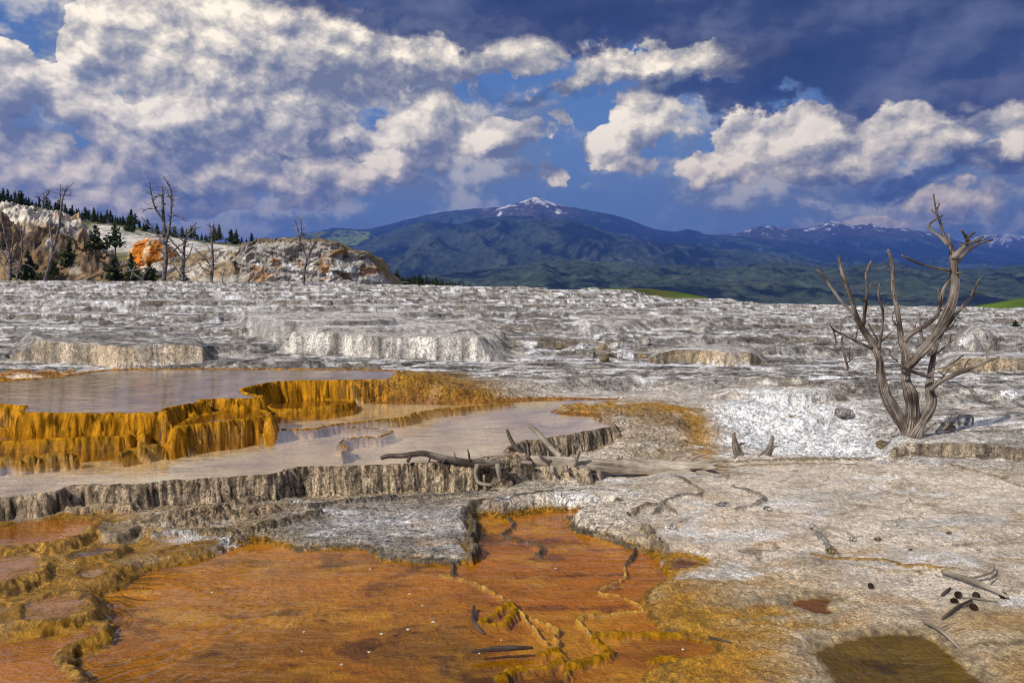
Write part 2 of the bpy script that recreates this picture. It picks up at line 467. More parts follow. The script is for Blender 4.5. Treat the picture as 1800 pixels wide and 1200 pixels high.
for a in range(45, 316, 30):
    for r in (1.5, 4, 8, 16, 40, 120, 400):
        cp.append((r * math.sin(math.radians(a)), r * math.cos(math.radians(a)), -.05 if r < 10 else (.0 if r < 50 else -5 - r * .05)))
cp = np.array(cp)
caz = np.arctan2(cp[:, 0], cp[:, 1]); clr = np.log(np.hypot(cp[:, 0], cp[:, 1]))
ri = np.unique(np.append(np.arange(0, NR, 5), NR - 1)); ci = np.unique(np.append(np.arange(0, NA, 5), NA - 1))
ca, cr = np.meshgrid(az[ci], np.log(r_rows[ri]))
num = np.zeros(ca.shape); den = np.zeros(ca.shape)
for a, l, z in zip(caz, clr, cp[:, 2]):
    da = np.abs(ca - a); da = np.minimum(da, 2 * math.pi - da)
    wgt = 1.0 / (da ** 2 + (cr - l) ** 2 + 6e-4) ** 2
    num += wgt * z; den += wgt
zc = num / den
tmp = np.array([np.interp(np.arange(NA), ci, zc[i]) for i in range(len(ri))])
Z = np.empty((NR, NA))
j = np.clip(np.searchsorted(ri, np.arange(NR), side='right') - 1, 0, len(ri) - 2)
t = ((np.arange(NR) - ri[j]) / (ri[j + 1] - ri[j]))[:, None]
Z = (tmp[j] * (1 - t) + tmp[j + 1] * t).astype(f32)

X, Y = GXY_X.ravel(), GXY_Y.ravel(); Z = Z.ravel(); R = RR.ravel()
PXx = np.where(Y > .1, X / np.maximum(Y, .1), np.sign(X) * 9)        # tangent of the bearing
n_big = fbm(X * .35, Y * .35, 3, 1); n_mid = fbm(X * 1.7, Y * 1.7, 4, 2); n_fine = fbm(X * 8, Y * 8, 4, 3, .6)

# stepped ledges of the dry field
fieldw = sstep(11.5, 14.5, R + 1.2 * n_big)
rightw = sstep(.18, .36, PXx) * sstep(8.9, 10.0, R)
fieldw = np.maximum(fieldw, rightw * .8).astype(f32)
far = sstep(70, 90, R)


def steps(h, st, flat=.72, slope=.22):
    k = h / st; i = np.floor(k); f = k - i
    g = sstep(flat, 1.0, f)
    return (i + slope * f + (1 - slope) * g) * st


amp = .14 + .009 * np.minimum(R, 60)
hw = Z + amp * (.60 * fbm(X * .07, Y * .24, 3, 21) + .30 * fbm(X * .26, Y * .7, 3, 22) + .12 * fbm(X * 1.3, Y * 2.2, 3, 23))
s1 = steps(hw, .24, .74, .12)
s2 = steps(s1 + .05 * fbm(X * .5, Y * 1.6, 3, 24) + .02 * fbm(X * 3, Y * 5, 2, 26), .062, .62, .3)
kf = np.clip(14 / R, .3, 1.3)
rough = .022 * sstep(60, 20, R) * (fbm(X * 2.2, Y * 4.0, 4, 25, .6) + .6 * ridged(X * .9, Y * 2.6, 3, 27)) + .02 * fbm(X * .8, Y * 1.3, 3, 28)
zf = s2 + rough
Z0 = Z.copy()
Z = Z + fieldw * (1 - far) * (zf - Z) + far * .4 * n_big
riser = fieldw * np.clip((hw / .24 - np.floor(hw / .24) - .68) * 6, 0, 1)
# near ground: crust, hummocks
nearw = 1 - fieldw
Z = Z + nearw * (.012 * n_mid + .007 * n_fine + .006 * ridged(X * 2.6, Y * 3.2, 3, 31) - .003)

# colour of the ground (linear albedo) and wetness
C = np.empty((len(X), 3), f32); WET = np.zeros(len(X), f32)


def lerp(a, b, t): return a + (b - a) * t[:, None]


def paint(col, w):
    global C
    C = C + (np.asarray(col, f32) - C) * np.clip(w, 0, 1)[:, None].astype(f32)


nA = fbm(X * .6, Y * 1.7, 5, 41, .62); nB = fbm(X * 2.6, Y * 5.0, 4, 42, .6); nC = fbm(X * .22, Y * .5, 4, 43)
nD = fbm(X * 11, Y * 14, 3, 44, .6)
C[:] = PALE
paint(WHITE, fieldw * sstep(-.15, .35, nA + .5 * nC + .25 * nB))
paint(GREY, fieldw * sstep(-.12, .28, -nA + .5 * nB + .25 * nC + .15 * nD))
k2 = (s1 + .05 * fbm(X * .5, Y * 1.6, 3, 24) + .02 * fbm(X * 3, Y * 5, 2, 26)) / .062
line = fieldw * np.clip((k2 - np.floor(k2) - .60) * 5, 0, 1) * sstep(60, 15, R)
paint(DKGREY * 1.1, line * .8 * sstep(-.2, .25, nB + .5 * nA))
paint(GREY * .8, riser * .85 * sstep(-.3, .2, nA + .6 * nB)); paint(TAN * .75, riser * .5 * sstep(.0, .3, nC))
paint(DKGREY * .8, fieldw * .85 * sstep(.08, .36, fbm(X * .8, Y * 3.4, 5, 45, .64) + .25 * nD))
paint(WHITE, fieldw * .8 * sstep(.22, .42, fbm(X * .7, Y * 1.1, 5, 46, .62)))
# foreground
nearc = nearw * 1.0
paint(PINK, nearc * sstep(-.05, .12, PXx))
paint(TAN, nearc * sstep(.08, -.08, PXx))
paint(PALE, nearc * .8 * sstep(.0, .4, nA))
paint(DKGREY * 1.6, nearc * .65 * sstep(.12, .5, nB + .3 * nD) * sstep(.2, -.05, PXx))
paint(TAN * .8, nearc * .55 * sstep(.1, .45, fbm(X * 2.1, Y * 3.4, 4, 47)))
paint(WHITE, nearc * .6 * sstep(.25, .5, fbm(X * 1.5, Y * 2.6, 4, 48)))


def region(pts, z, soft=.06):
    """soft mask of a plan region round the given ground places, in bearing and distance"""
    P = np.array([W(x, y, z) for x, y in pts])
    pa = np.stack([P[:, 0] / P[:, 1], np.log(P[:, 1])], 1)
    qx = PXx.astype(f32) + .012 * nB; qy = np.log(np.maximum(Y, .3)).astype(f32) + .04 * nB
    sel = (qx > pa[:, 0].min() - .1) & (qx < pa[:, 0].max() + .1) & (qy > pa[:, 1].min() - .2) & (qy < pa[:, 1].max() + .2) & (Y > .3)
    d2, ins = seg_dist2(qx[sel], qy[sel], pa, True)
    sd = np.where(ins, -np.sqrt(d2), np.sqrt(d2))
    m = np.zeros(len(X), f32); m[sel] = sstep(soft, -soft, sd)
    return m


OPID = np.zeros(len(X), np.int16)
ops_named = {}
pools = []


def pool(pts, z, name=None, depth=.08, rimcol=OCHRE, wallcol=None, bottom=ORANGE, w=.05, lip=.012, flute=.018, water=None, label=None, wlabel=None, wig=.0035,
         seed=0, cat='terrace', lipw=None, streak=.6, smooth=1, rimw=1.0, sheet=True, deepcol=None):
    """a basin with a lip at its level; where the ground outside is lower the lip falls off as a fluted wall"""
    global Z, C, WET
    P = chaikin([W(x, y, z) for x, y in pts], True, smooth)
    P = densify(P, True, wig=wig, seed=seed)
    m = .7
    sel = np.where((X > P[:, 0].min() - m) & (X < P[:, 0].max() + m) & (Y > P[:, 1].min() - m) & (Y < P[:, 1].max() + m))[0]
    x, y = X[sel], Y[sel]
    d2, ins = seg_dist2(x, y, P, True)
    d = np.where(ins, -np.sqrt(d2), np.sqrt(d2)).astype(f32)
    dist = np.hypot(x, y)
    fl = flute * (.55 * pnoise(x * 19, y * 19, seed + 3) + .5 * pnoise(x * 41, y * 41, seed + 4) + .65 * pnoise(x * 5, y * 5, seed + 7))
    dd = d + fl
    lw = (.022 + .0045 * dist) * rimw if lipw is None else lipw
    b = Z[sel]
    ztop = z + lip * (1 + .5 * pnoise(x * 9, y * 9, seed + 9))
    # inside: lip then bed
    bed = z - .012 - depth * sstep(.0, .55, -dd) + .010 * n_fine[sel] * sstep(0, .2, -dd)
    zi = np.where(dd > -lw, ztop - (ztop - bed) * sstep(.35, 1.0, -dd / lw), bed)
    # outside: wall to the ground
    ww = 1.0 * w * (1 + .6 * pnoise(x * 6, y * 6, seed + 11) + .3 * pnoise(x * 14, y * 14, seed + 12)) + .02 * sstep(.02, .3, z - b)
    tt_ = np.clip(dd / ww, 0, 1)
    prof = 1 - tt_ ** 1.35 * (1 - .2 * (1 - tt_))
    drop = ztop - b
    zo = np.where(drop > 0, b + drop * prof, ztop + (b - ztop) * sstep(0, 1, dd / np.maximum(ww, .1)))
    zn = np.where(dd <= 0, zi, np.where(dd < np.maximum(ww, .1), zo, b))
    Z[sel] = zn
    wall = sstep(.02, -.0, dd - ww - .03) * sstep(-lw, -lw * .5, dd) * sstep(.02, .05, drop)
    flat_ = sstep(-lw * 1.6, -lw * 1.0, dd)
    wc = np.asarray(rimcol if wallcol is None else wallcol, f32)
    nn = .8 * pnoise(x * 6, y * 6, seed + 20) + pnoise(x * 19, y * 19, seed + 21) + .8 * pnoise(x * 40, y * 40, seed + 22)
    var = np.clip(1 + 1.35 * streak * nn, .22, 1.55)[:, None] * np.array((1.0, 1.0, 1.0), f32)
    Cs = C[sel]
    bt = np.asarray(bottom, f32) * (1 + .5 * n_mid[sel] + .35 * nB[sel])[:, None]
    if deepcol is not None:
        bt = bt + (np.asarray(deepcol, f32) - bt) * sstep(-.05, .5, n_mid[sel] + .6 * n_big[sel])[:, None] * .75
    Cs = np.where((dd < -lw * .7)[:, None], bt, Cs)
    rim = sstep(-lw * 1.3, -lw * .8, dd) * sstep(.05, .015, dd)
    Cs = Cs + (np.asarray(rimcol, f32) * (1 + .4 * nn[:, None]) - Cs) * (rim * sstep(-.5, .1, nB[sel] + .5))[:, None]
    Cs = Cs + (wc * var - Cs) * (wall * .93)[:, None]
    # dark line of damp mat under the lip
    C[sel] = np.clip(Cs, .004, .9)
    WET[sel] = np.maximum(WET[sel], np.where(dd < -lw * .8, 1.0, .6 * sstep(.12, -.02, dd) * (b < z + .05)))
    if name:
        k = len(ops_named) + 1
        ops_named[k] = (name, label, cat)
        OPID[sel] = np.where((dd > -lw) & (dd < ww + .015) & (drop > .035), k, np.where((dd <= -lw), 0, OPID[sel]))
    else:
        OPID[sel] = np.where(dd < ww, 0, OPID[sel])
    if sheet:
        # water sheet: outline pulled in a hand's breadth so that it ends under the lip
        T = np.roll(P, -1, 0) - np.roll(P, 1, 0); T /= np.maximum(np.hypot(T[:, 0], T[:, 1]), 1e-6)[:, None]
        area = np.sum(P[:, 0] * np.roll(P[:, 1], -1) - np.roll(P[:, 0], -1) * P[:, 1])
        nrm = np.stack([T[:, 1], -T[:, 0]], 1) * (1 if area > 0 else -1)
        pools.append((P - nrm * .012, z, water, wlabel))


def ledge(pts, z, name=None, w=.10, col=GREY, top=None, flute=.05, label=None, seed=0, cat='ledge', streak=.75, wig=.004, lean=.12, wallmix=.85):
    """a dry step: level above, fluted face in front"""
    global Z, C
    P = densify(chaikin([W(x, y, z) for x, y in pts], True, 1), True, wig=wig, seed=seed)
    m = 1.0
    sel = np.where((X > P[:, 0].min() - m) & (X < P[:, 0].max() + m) & (Y > P[:, 1].min() - m) & (Y < P[:, 1].max() + m))[0]
    x, y = X[sel], Y[sel]
    d2, ins = seg_dist2(x, y, P, True)
    d = np.where(ins, -np.sqrt(d2), np.sqrt(d2)).astype(f32)
    dist = np.hypot(x, y); k = np.clip(9 / dist, .35, 1.2)
    flute = flute * .7; w = w * .95
    dd = d + flute * (.6 * pnoise(x * 9 * k, y * 9 * k, seed + 3) + .4 * pnoise(x * 22 * k, y * 22 * k, seed + 4) + .9 * pnoise(x * 2.5 * k, y * 2.5 * k, seed + 5))
    b = Z[sel]
    zt = z + .02 * n_fine[sel] + .03 * n_mid[sel]
    if z > .45: zt = z + np.clip((zf - Z0)[sel], -.25, .25) * .45 - .03 + .07 * fbm(x * .6, y * .6, 2, seed + 31)
    if z > .45 or seed == 110:
        xs_ = [p[0] for p in pts]; e0, e1 = (min(xs_) - 900) / F, (max(xs_) - 900) / F
        tx = x / y; en = np.minimum(tx - e0, e1 - tx) / max(.03, .16 * (e1 - e0)) + .5 * pnoise(x * 1.5, y * 1.5, seed + 41)
        zt = np.where(zt > b, b + (zt - b) * .85 * sstep(0, 1, en), zt)
    t_ = np.clip(dd / w, 0, 1)
    prof = 1 - t_ ** 1.5
    zi = np.maximum(b, zt - .10 * sstep(.0, .25, -dd) * 0)
    zn = np.where(dd <= 0, np.maximum(b, zt), np.where((dd < w) & (b < zt), b + (zt - b) * prof, b))
    face = sstep(w + .05, w, dd) * sstep(-.06, .0, dd) * sstep(.02, .06, zt - b)
    Z[sel] = zn
    nn = pnoise(x * 4 * k, y * 4 * k, seed + 20) + pnoise(x * 9 * k, y * 9 * k, seed + 21) + .8 * pnoise(x * 20 * k, y * 20 * k, seed + 22)
    Cs = C[sel]
    if top is not None: Cs = Cs + (np.asarray(top, f32) - Cs) * (sstep(.0, -.15, dd) * sstep(-.1, .3, zt - b) * sstep(-.3, .3, nB[sel]))[:, None]
    Cs = Cs + (np.asarray(col, f32) * (1 + streak * np.clip(nn, -1, 1))[:, None] - Cs) * (face * wallmix)[:, None]
    C[sel] = np.clip(Cs, .01, .9)
    if name:
        kk = len(ops_named) + 1
        ops_named[kk] = (name, label, cat)
        OPID[sel] = np.where((dd > -.10 * 1) & (dd < w + .03) & (zt - b > .05), kk, OPID[sel])


def ridge(pts, z, h=.02, w=.03, col=OCHRE, seed=0, brk=.0, zabs=True, dark=False, wig=.004):
    """a thin raised lip along a line"""
    global Z, C
    P = densify(chaikin([W(x, y, z) for x, y in pts], False, 1), False, wig=wig, seed=seed)
    m = .3
    sel = np.where((X > P[:, 0].min() - m) & (X < P[:, 0].max() + m) & (Y > P[:, 1].min() - m) & (Y < P[:, 1].max() + m))[0]
    x, y = X[sel], Y[sel]
    d2, _ = seg_dist2(x, y, P, False)
    d = np.sqrt(d2) + .6 * w * pnoise(x * 16, y * 16, seed + 1) + .4 * w * pnoise(x * 37, y * 37, seed + 11)
    ww = w * (1 + .35 * pnoise(x * 7, y * 7, seed + 2))
    t_ = np.clip(1 - (d / ww) ** 2, 0, 1)
    hh = h * (1 + .4 * pnoise(x * 11, y * 11, seed + 5) - brk * np.clip(pnoise(x * 4, y * 4, seed + 6) * 2, 0, 1))
    zr = (z if zabs else Z[sel]) + hh * np.sqrt(t_)
    on = (t_ > 0) & (zr > Z[sel])
    zz = Z[sel]
    Z[sel] = np.where(t_ > 0, np.maximum(zz, zr * np.sqrt(t_) + zz * (1 - np.sqrt(t_))), zz)
    nn = pnoise(x * 21, y * 21, seed + 8) + .5 * pnoise(x * 45, y * 45, seed + 9)
    wc = sstep(0, .25, t_)[:, None] * .95
    C[sel] = np.clip(C[sel] + (np.asarray(col, f32) * (1 + .5 * nn)[:, None] - C[sel]) * wc, .004, .9)


# --- dry ledges of the field, far to near
LEDGE_L = 'ledge'
ledge([(395, 546), (440, 552), (506, 558), (642, 556), (722, 552), (740, 546), (560, 541), (400, 541)], 1.34, 'travertine_ledge', .22, GREY * 1.25, PALE, .10,
      'long tan grey ledge behind and above the white scalloped cliff', 101)
ledge([(500, 572), (600, 573), (690, 577), (740, 577), (884, 580), (894, 572), (880, 560), (640, 556), (470, 561)], 1.17, 'travertine_ledge', .16, PALE * .95, PALE, .11,
      'tall pale scalloped travertine cliff at the middle of the white field', 102, streak=.7)
ledge([(10, 584), (90, 586), (163, 588), (218, 592), (300, 590), (373, 591), (395, 584), (300, 574), (20, 573)], 1.10, 'travertine_ledge', .16, TAN * .75 + GREY * .3, GREY, .09,
      'brown crusted ledge at the left of the white field', 103)
ledge([(1000, 566), (1060, 562), (1120, 560), (1185, 553), (1224, 555), (1252, 566), (1230, 546), (1120, 547), (1000, 556)], 1.12, 'travertine_ledge', .45, PALE * .9, PALE, .14,
      'crumbling whitish ledge end above the heap of broken blocks', 104)
ledge([(1142, 606), (1190, 604), (1238, 607), (1300, 611), (1345, 606), (1352, 600), (1250, 594), (1140, 596)], .875, 'travertine_ledge', .14, TAN * .8, PALE, .08,
      'rounded tan ledge right of the heap of broken blocks', 105)
ledge([(1672, 577), (1710, 576), (1748, 574), (1752, 566), (1700, 563), (1668, 567)], 1.18, 'travertine_ledge', .14, GREY * 1.3, PALE, .07,
      'squarish grey ledge seen behind the right side of the dead tree', 106)
ledge([(1640, 626), (1690, 622), (1750, 624), (1830, 620), (1860, 608), (1700, 606), (1640, 610)], .80, 'travertine_ledge', .12, TAN * .85, PALE, .07,
      'low tan ledge running out of view behind the dead tree', 107)
ledge([(1243, 677), (1320, 682), (1400, 686), (1460, 680), (1500, 672), (1480, 664), (1360, 668), (1250, 668)], .50, 'travertine_ledge', .10, TAN * .75, PALE, .06,
      'low brown ledge in the white crust left of the dead tree', 108)
ledge([(560, 646), (620, 650), (700, 652), (760, 650), (790, 646), (700, 640), (560, 640)], .78, 'travertine_ledge', .10, DKGREY * 1.5, GREY, .06,
      'dark low ledge right behind the upper pool', 109)
ledge([(1536, 786), (1570, 777), (1620, 774), (1680, 771), (1740, 776), (1800, 783), (2000, 790), (2000, 760), (1700, 752), (1530, 758)], .345, 'travertine_ledge', .12, TAN * .62 + GREY * .2, PALE, .13,
      'lumpy brown crust ledge under the standing dead tree', 110)
# white rubble hollow before the tree
hol = region([(1250, 735), (1330, 712), (1480, 725), (1560, 770), (1560, 798), (1400, 800), (1270, 785)], .16, .05)
Z = Z + hol * (.075 * ridged(X * 3.2, Y * 4.5, 5, 61, .6) + .04 * n_fine - .02)
paint(WHITE * 1.05, hol * .9)
paint(TAN * 1.1, hol * .5 * sstep(.3, .5, fbm(X * 4, Y * 6, 3, 62)))
# orange mats on the ground round the spring
om = region([(690, 655), (795, 655), (880, 680), (930, 696), (820, 714), (640, 712), (640, 690)], .5, .035)
paint(OCHRE * .8, om * .95); paint(BROWN, om * .6 * sstep(0, .35, nB)); WET = np.maximum(WET, om * .5)
Z = Z + om * (.03 * ridged(X * 3, Y * 4, 3, 63) + .015 * n_fine)
om = region([(975, 716), (1080, 708), (1235, 716), (1258, 760), (1275, 795), (1220, 780), (1190, 745), (1100, 732), (1000, 730)], .34, .02)
paint(OCHRE * .95, om * .95); paint(BROWN, om * .5 * sstep(.05, .4, nB)); Z = Z + om * .025 * ridged(X * 4, Y * 5, 3, 64)
om = region([(1050, 740), (1190, 745), (1240, 790), (1200, 815), (1090, 800), (1095, 765)], .2, .02)
Z = Z + om * .35 * steps(.35 * fbm(X * 1.6, Y * 2.8, 3, 66) + .06 * nB, .075, .6, .1); paint(TAN * .7, om * .7); paint(PALE, om * .5 * sstep(0, .3, nB)); paint(DKGREY * 1.4, om * .6 * sstep(.1, .35, nA))
om = region([(-40, 642), (120, 644), (235, 650), (175, 660), (0, 672), (-60, 672)], .66, .02)
paint(RUST * 1.05, om * .9); paint(PINK, om * .75 * sstep(.0, .3, pnoise(X * 1.2, Y * 9, 67)))
# right shore of the lower pool: orange, then sandy crust
om = region([(1100, 960), (1190, 985), (1330, 1010), (1480, 1060), (1530, 1110), (1420, 1150), (1440, 1230), (1500, 1330), (1000, 1330), (1000, 1150), (1130, 1050)], .03, .10)
paint(SAND * .92, om * .85); paint(OCHRE * .9, om * .85 * sstep(-.25, .25, nA + .8 * nB)); paint(BROWN * 1.6, om * .55 * sstep(.15, .45, fbm(X * 3.5, Y * 5, 4, 94))); Z = Z + om * (.030 * ridged(X * 3.1, Y * 3.4, 4, 68, .55) + .016 * n_fine)
om2 = region([(1100, 990), (1190, 1010), (1260, 1060), (1330, 1130), (1400, 1330), (1000, 1330), (1000, 1150), (1130, 1050)], .03, .06)
paint(OCHRE * .85, om2 * .95); paint(RUST * 1.2, om2 * .5 * sstep(.0, .4, fbm(X * 2.2, Y * 3, 4, 95))); paint(ORANGE * .85, om2 * .8 * sstep(-.1, .35, nA - .4 * nB)); paint(BROWN, om2 * .5 * sstep(.1, .4, nB)); WET = np.maximum(WET, om2 * .45)
om = region([(1640, 1080), (1900, 1060), (1950, 1330), (1650, 1330), (1700, 1160)], .07, .08)
paint(SAND * 1.05, om * .9); paint(OCHRE * .85, om * .55 * sstep(-.05, .35, nA))
om = region([(1190, 870), (1330, 860), (1420, 900), (1400, 950), (1250, 965), (1170, 940)], .1, .05)
paint(PINK * 1.03, om * .7); paint(WHITE, om * .55 * sstep(.05, .3, nA)); paint(RUST * 1.1 + .1, om * .35 * sstep(0, .3, nB))
# left steps: wet ochre between the small basins
om = region([(-300, 930), (0, 915), (190, 905), (260, 935), (400, 950), (390, 980), (250, 1020), (200, 1110), (120, 1200), (-300, 1300)], .07, .05)
paint(OCHRE * .75, om * .95); paint(BROWN * 1.2, om * .5 * sstep(.05, .4, nB)); paint(TAN, om * .45 * sstep(.1, .4, nA)); WET = np.maximum(WET, om * .5)
om = region([(560, 885), (760, 880), (850, 905), (790, 985), (680, 975), (540, 955), (470, 935)], .04, .04)
paint(GREY * 1.35, om * .8); paint(PALE * 1.05, om * .7 * sstep(0, .3, nA))

# --- lines on the slope under the middle pool
TW = TAN * .62
for i, (pts, z, h, w_, c_) in enumerate([
        ([(165, 920), (190, 925), (345, 900), (440, 880), (470, 872)], .13, .035, .05, TAN * .8), ([(180, 942), (250, 925), (380, 908), (480, 893)], .10, .03, .045, TAN * .75),
        ([(390, 945), (470, 925), (545, 905), (560, 902)], .075, .03, .04, TW * .8), ([(545, 892), (620, 880), (700, 876)], .075, .03, .04, DKGREY * 1.5),
        ([(270, 940), (380, 930), (430, 938), (470, 946)], .075, .025, .04, TW * .7), ([(110, 905), (170, 895), (230, 893)], .15, .05, .07, TAN),
        ([(640, 880), (760, 872), (835, 866)], .07, .02, .03, DKGREY * 1.6)]):
    ridge(pts, z, h, w_, c_, 200 + i)
for i, (pts, z, h, w_, c_) in enumerate([
        ([(1467, 825), (1510, 841), (1576, 845), (1605, 860), (1598, 884), (1577, 896), (1630, 907), (1548, 917)], .145, .03, .035, PINK * .8),
        ([(1590, 812), (1662, 820), (1713, 834), (1764, 847), (1830, 843)], .19, .03, .035, TAN * .85), ([(1510, 992), (1565, 1004), (1640, 1006), (1700, 1012)], .09, .015, .035, SAND),
        ([(1430, 977), (1460, 979), (1547, 982), (1602, 997), (1656, 1008)], .085, .02, .03, OCHRE * .8), ([(1150, 895), (1190, 870), (1240, 872), (1215, 850), (1190, 838)], .12, .03, .035, DKGREY * 1.5),
        ([(1290, 893), (1335, 885), (1345, 875), (1310, 862), (1290, 857)], .12, .035, .035, DKGREY * 1.7), ([(1135, 932), (1150, 955), (1190, 975)], .06, .07, .05, TAN * .5),
        ([(1100, 905), (1135, 893), (1160, 890), (1185, 898)], .10, .04, .04, TAN * .5), ([(1440, 945), (1460, 960), (1470, 972)], .09, .04, .04, GREY),
        ([(1230, 800), (1350, 800), (1480, 803), (1600, 800), (1700, 803), (1850, 808)], .225, .03, .05, TAN * .6), ([(1260, 812), (1400, 812), (1500, 818)], .19, .02, .04, TAN * .8)]):
    ridge(pts, z, h * .8, w_ * .8, c_ * .75 + PINK * .1, 230 + i, zabs=False, brk=.4, wig=.008)

# --- basins, low to high
Lp = [(393, 964), (455, 950), (506, 960), (521, 968), (568, 964), (642, 962), (661, 973), (667, 984), (700, 985), (745, 988), (788, 990), (798, 992), (822, 988), (830, 980), (815, 964),
      (832, 944), (826, 920), (832, 909), (863, 904), (885, 911), (905, 905), (963, 898), (1013, 896), (1080, 900), (1015, 912), (997, 919), (1010, 938), (1050, 943), (1097, 955), (1117, 965),
      (1160, 979), (1172, 1000), (1183, 1019), (1152, 1030), (1130, 1048), (1135, 1073), (1165, 1108), (1195, 1117), (1250, 1128), (1265, 1150), (1180, 1166), (1120, 1190), (1120, 1330),
      (165, 1330), (157, 1200), (116, 1176), (134, 1168), (119, 1148), (187, 1115), (204, 1101), (177, 1087), (184, 1074), (169, 1045), (210, 1033), (236, 1013), (272, 998), (385, 974)]
DARKRIM = np.array((.10, .085, .06))
pool(Lp, .0, None, .020, OCHRE * .6, TAN * .5, np.array((.56, .215, .006)), .05, .010, .018, 'low', None, 'wide shallow orange pool across the foreground', seed=300, streak=.7, deepcol=np.array((.24, .115, .006)), rimw=.5)
pool([(1367, 1051), (1403, 1042), (1457, 1044), (1475, 1054), (1459, 1063), (1486, 1078), (1450, 1082), (1381, 1066)], .045, None, .06, SAND * .7, None, RUST * .5, .05, .006, .03, 'low', None,
     'small brown puddle on the crusty right shore', seed=310)
pool([(1403, 1137), (1464, 1118), (1536, 1105), (1623, 1105), (1663, 1127), (1713, 1166), (1746, 1200), (1790, 1290), (1480, 1290), (1440, 1165)], .035, None, .10, SAND * .75, None, OLIVE * .9, .05, .006, .03, 'low', None,
     'olive brown pond in the bottom right corner', seed=320)
pool([(1176, 1003), (1172, 980), (1195, 973), (1230, 980), (1245, 990), (1205, 1000)], .025, None, .05, OCHRE * .8, None, BROWN * .8, .05, .006, .015, 'low', None,
     'brown puddle beside the right shore of the orange pool', seed=330)
# lips standing out of the lower pool
RL = [([(793, 988), (797, 1012), (767, 1009), (790, 1014), (837, 1023), (857, 1033), (883, 1047), (903, 1062), (917, 1077), (923, 1093), (950, 1120), (967, 1135), (983, 1133), (987, 1123), (973, 1118), (987, 1110), (967, 1097), (927, 1083)], .014, .022, OCHRE * .95),
      ([(848, 1090), (870, 1078), (893, 1061), (908, 1072), (890, 1095), (867, 1100), (848, 1093)], .03, .05, OCHRE * .85),
      ([(1116, 967), (1100, 990), (1097, 1020), (1057, 1033), (1055, 1043), (1100, 1050), (1123, 1063), (1127, 1076), (1010, 1083), (1037, 1110), (1033, 1118), (1190, 1118)], .014, .022, OCHRE),
      ([(1045, 1118), (1110, 1117), (1185, 1119)], .03, .045, OCHRE * .9), ([(1053, 1127), (1067, 1147), (1060, 1157), (997, 1167), (997, 1183)], .02, .035, OCHRE),
      ([(953, 1147), (975, 1140), (990, 1150), (985, 1165), (960, 1175)], .06, .075, TAN * .55), ([(882, 1192), (905, 1178), (950, 1173)], .045, .06, TAN * .6),
      ([(1050, 1160), (1000, 1172)], .03, .04, OCHRE), ([(1145, 1165), (1160, 1157), (1220, 1165), (1260, 1160)], .03, .05, OCHRE * .8)]
for i, (pts, h, w_, c_) in enumerate(RL): ridge(pts, -.004, (.010 if w_ < .03 else .022), (.011 if w_ < .03 else .034), (np.array((.62, .38, .08)) if w_ < .03 else OCHRE * .7), 340 + i, brk=.6, wig=.009)
for i, (pts, h, w_, c_) in enumerate([([(896, 913), (903, 927), (880, 943), (890, 948), (927, 952), (957, 968), (940, 975)], .03, .032, DARKRIM),
                                      ([(832, 905), (827, 918), (836, 943), (820, 962), (836, 978), (826, 990)], .10, .085, DARKRIM * 1.15), ([(830, 905), (865, 898), (895, 902), (905, 898), (960, 888), (1010, 884), (1045, 880)], .115, .06, DARKRIM),
                                      ([(1000, 918), (1040, 908), (1080, 902), (1088, 906)], .07, .06, DARKRIM * 1.2), ([(1003, 925), (1015, 940), (1060, 946), (1117, 967)], .04, .05, DARKRIM), ([(1119, 966), (1110, 985), (1100, 995)], .04, .03, DARKRIM),
                                      ([(663, 972), (672, 986), (740, 990), (800, 993)], .05, .05, DARKRIM * 1.2), ([(521, 969), (568, 966), (642, 964), (661, 974)], .035, .04, DARKRIM * 1.3),
                                      ([(795, 990), (798, 1012)], .03, .03, DARKRIM)]):
    ridge(pts, -.01, h * .8, min(w_ * .6, .04), c_ * 1.2, 360 + i, wig=.007)
# stepped basins at the left
TW2 = OCHRE * .65 + TAN * .12
pool([(-300, 1123), (0, 1123), (23, 1113), (90, 1102), (156, 1092), (190, 1098), (183, 1113), (113, 1138), (105, 1154), (120, 1168), (148, 1191), (158, 1206), (163, 1330), (-300, 1330)], .035, 'travertine_basin', .05, OCHRE * .6, TW2, np.array((.50, .20, .03)), .05, .008, .014, 'rip', 'low ochre rim of the rippled basin in the bottom left corner', 'rippled orange basin in the bottom left corner', seed=400, cat='basin')
pool([(272, 974), (288, 964), (373, 950), (381, 956), (342, 967), (288, 977)], .045, 'travertine_basin', .04, OCHRE * .6, TW2, RUST * .9, .05, .008, .012, 'low', 'narrow ochre rim beside the left arm of the orange pool', 'narrow rusty sliver of water beside the left arm of the orange pool', seed=410, cat='basin')
pool([(124, 1010), (148, 994), (194, 988), (199, 999), (179, 1013), (148, 1019)], .06, 'travertine_basin', .04, OCHRE * .55, TW2, np.array((.42, .24, .10)), .05, .008, .012, 'low', 'ochre rim round the small basin between the left steps', 'small brown basin between the left steps', seed=420, cat='basin')
pool([(-300, 1062), (0, 1062), (27, 1057), (31, 1078), (27, 1091), (0, 1099), (-300, 1120)], .075, None, .04, OCHRE * .6, TW2, OCHRE * .5, .05, .008, .012, 'low', None, 'small ochre basin at the left edge of the picture', seed=430)
pool([(31, 1060), (70, 1046), (109, 1037), (144, 1038), (161, 1053), (157, 1072), (117, 1087), (58, 1093), (27, 1093)], .08, 'travertine_basin', .04, OCHRE * .6, TW2, np.array((.50, .25, .09)), .06, .008, .014, 'low', 'thick ochre rim of the round basin at lower left', 'round rusty basin with a thick rim at lower left', seed=440, cat='basin')
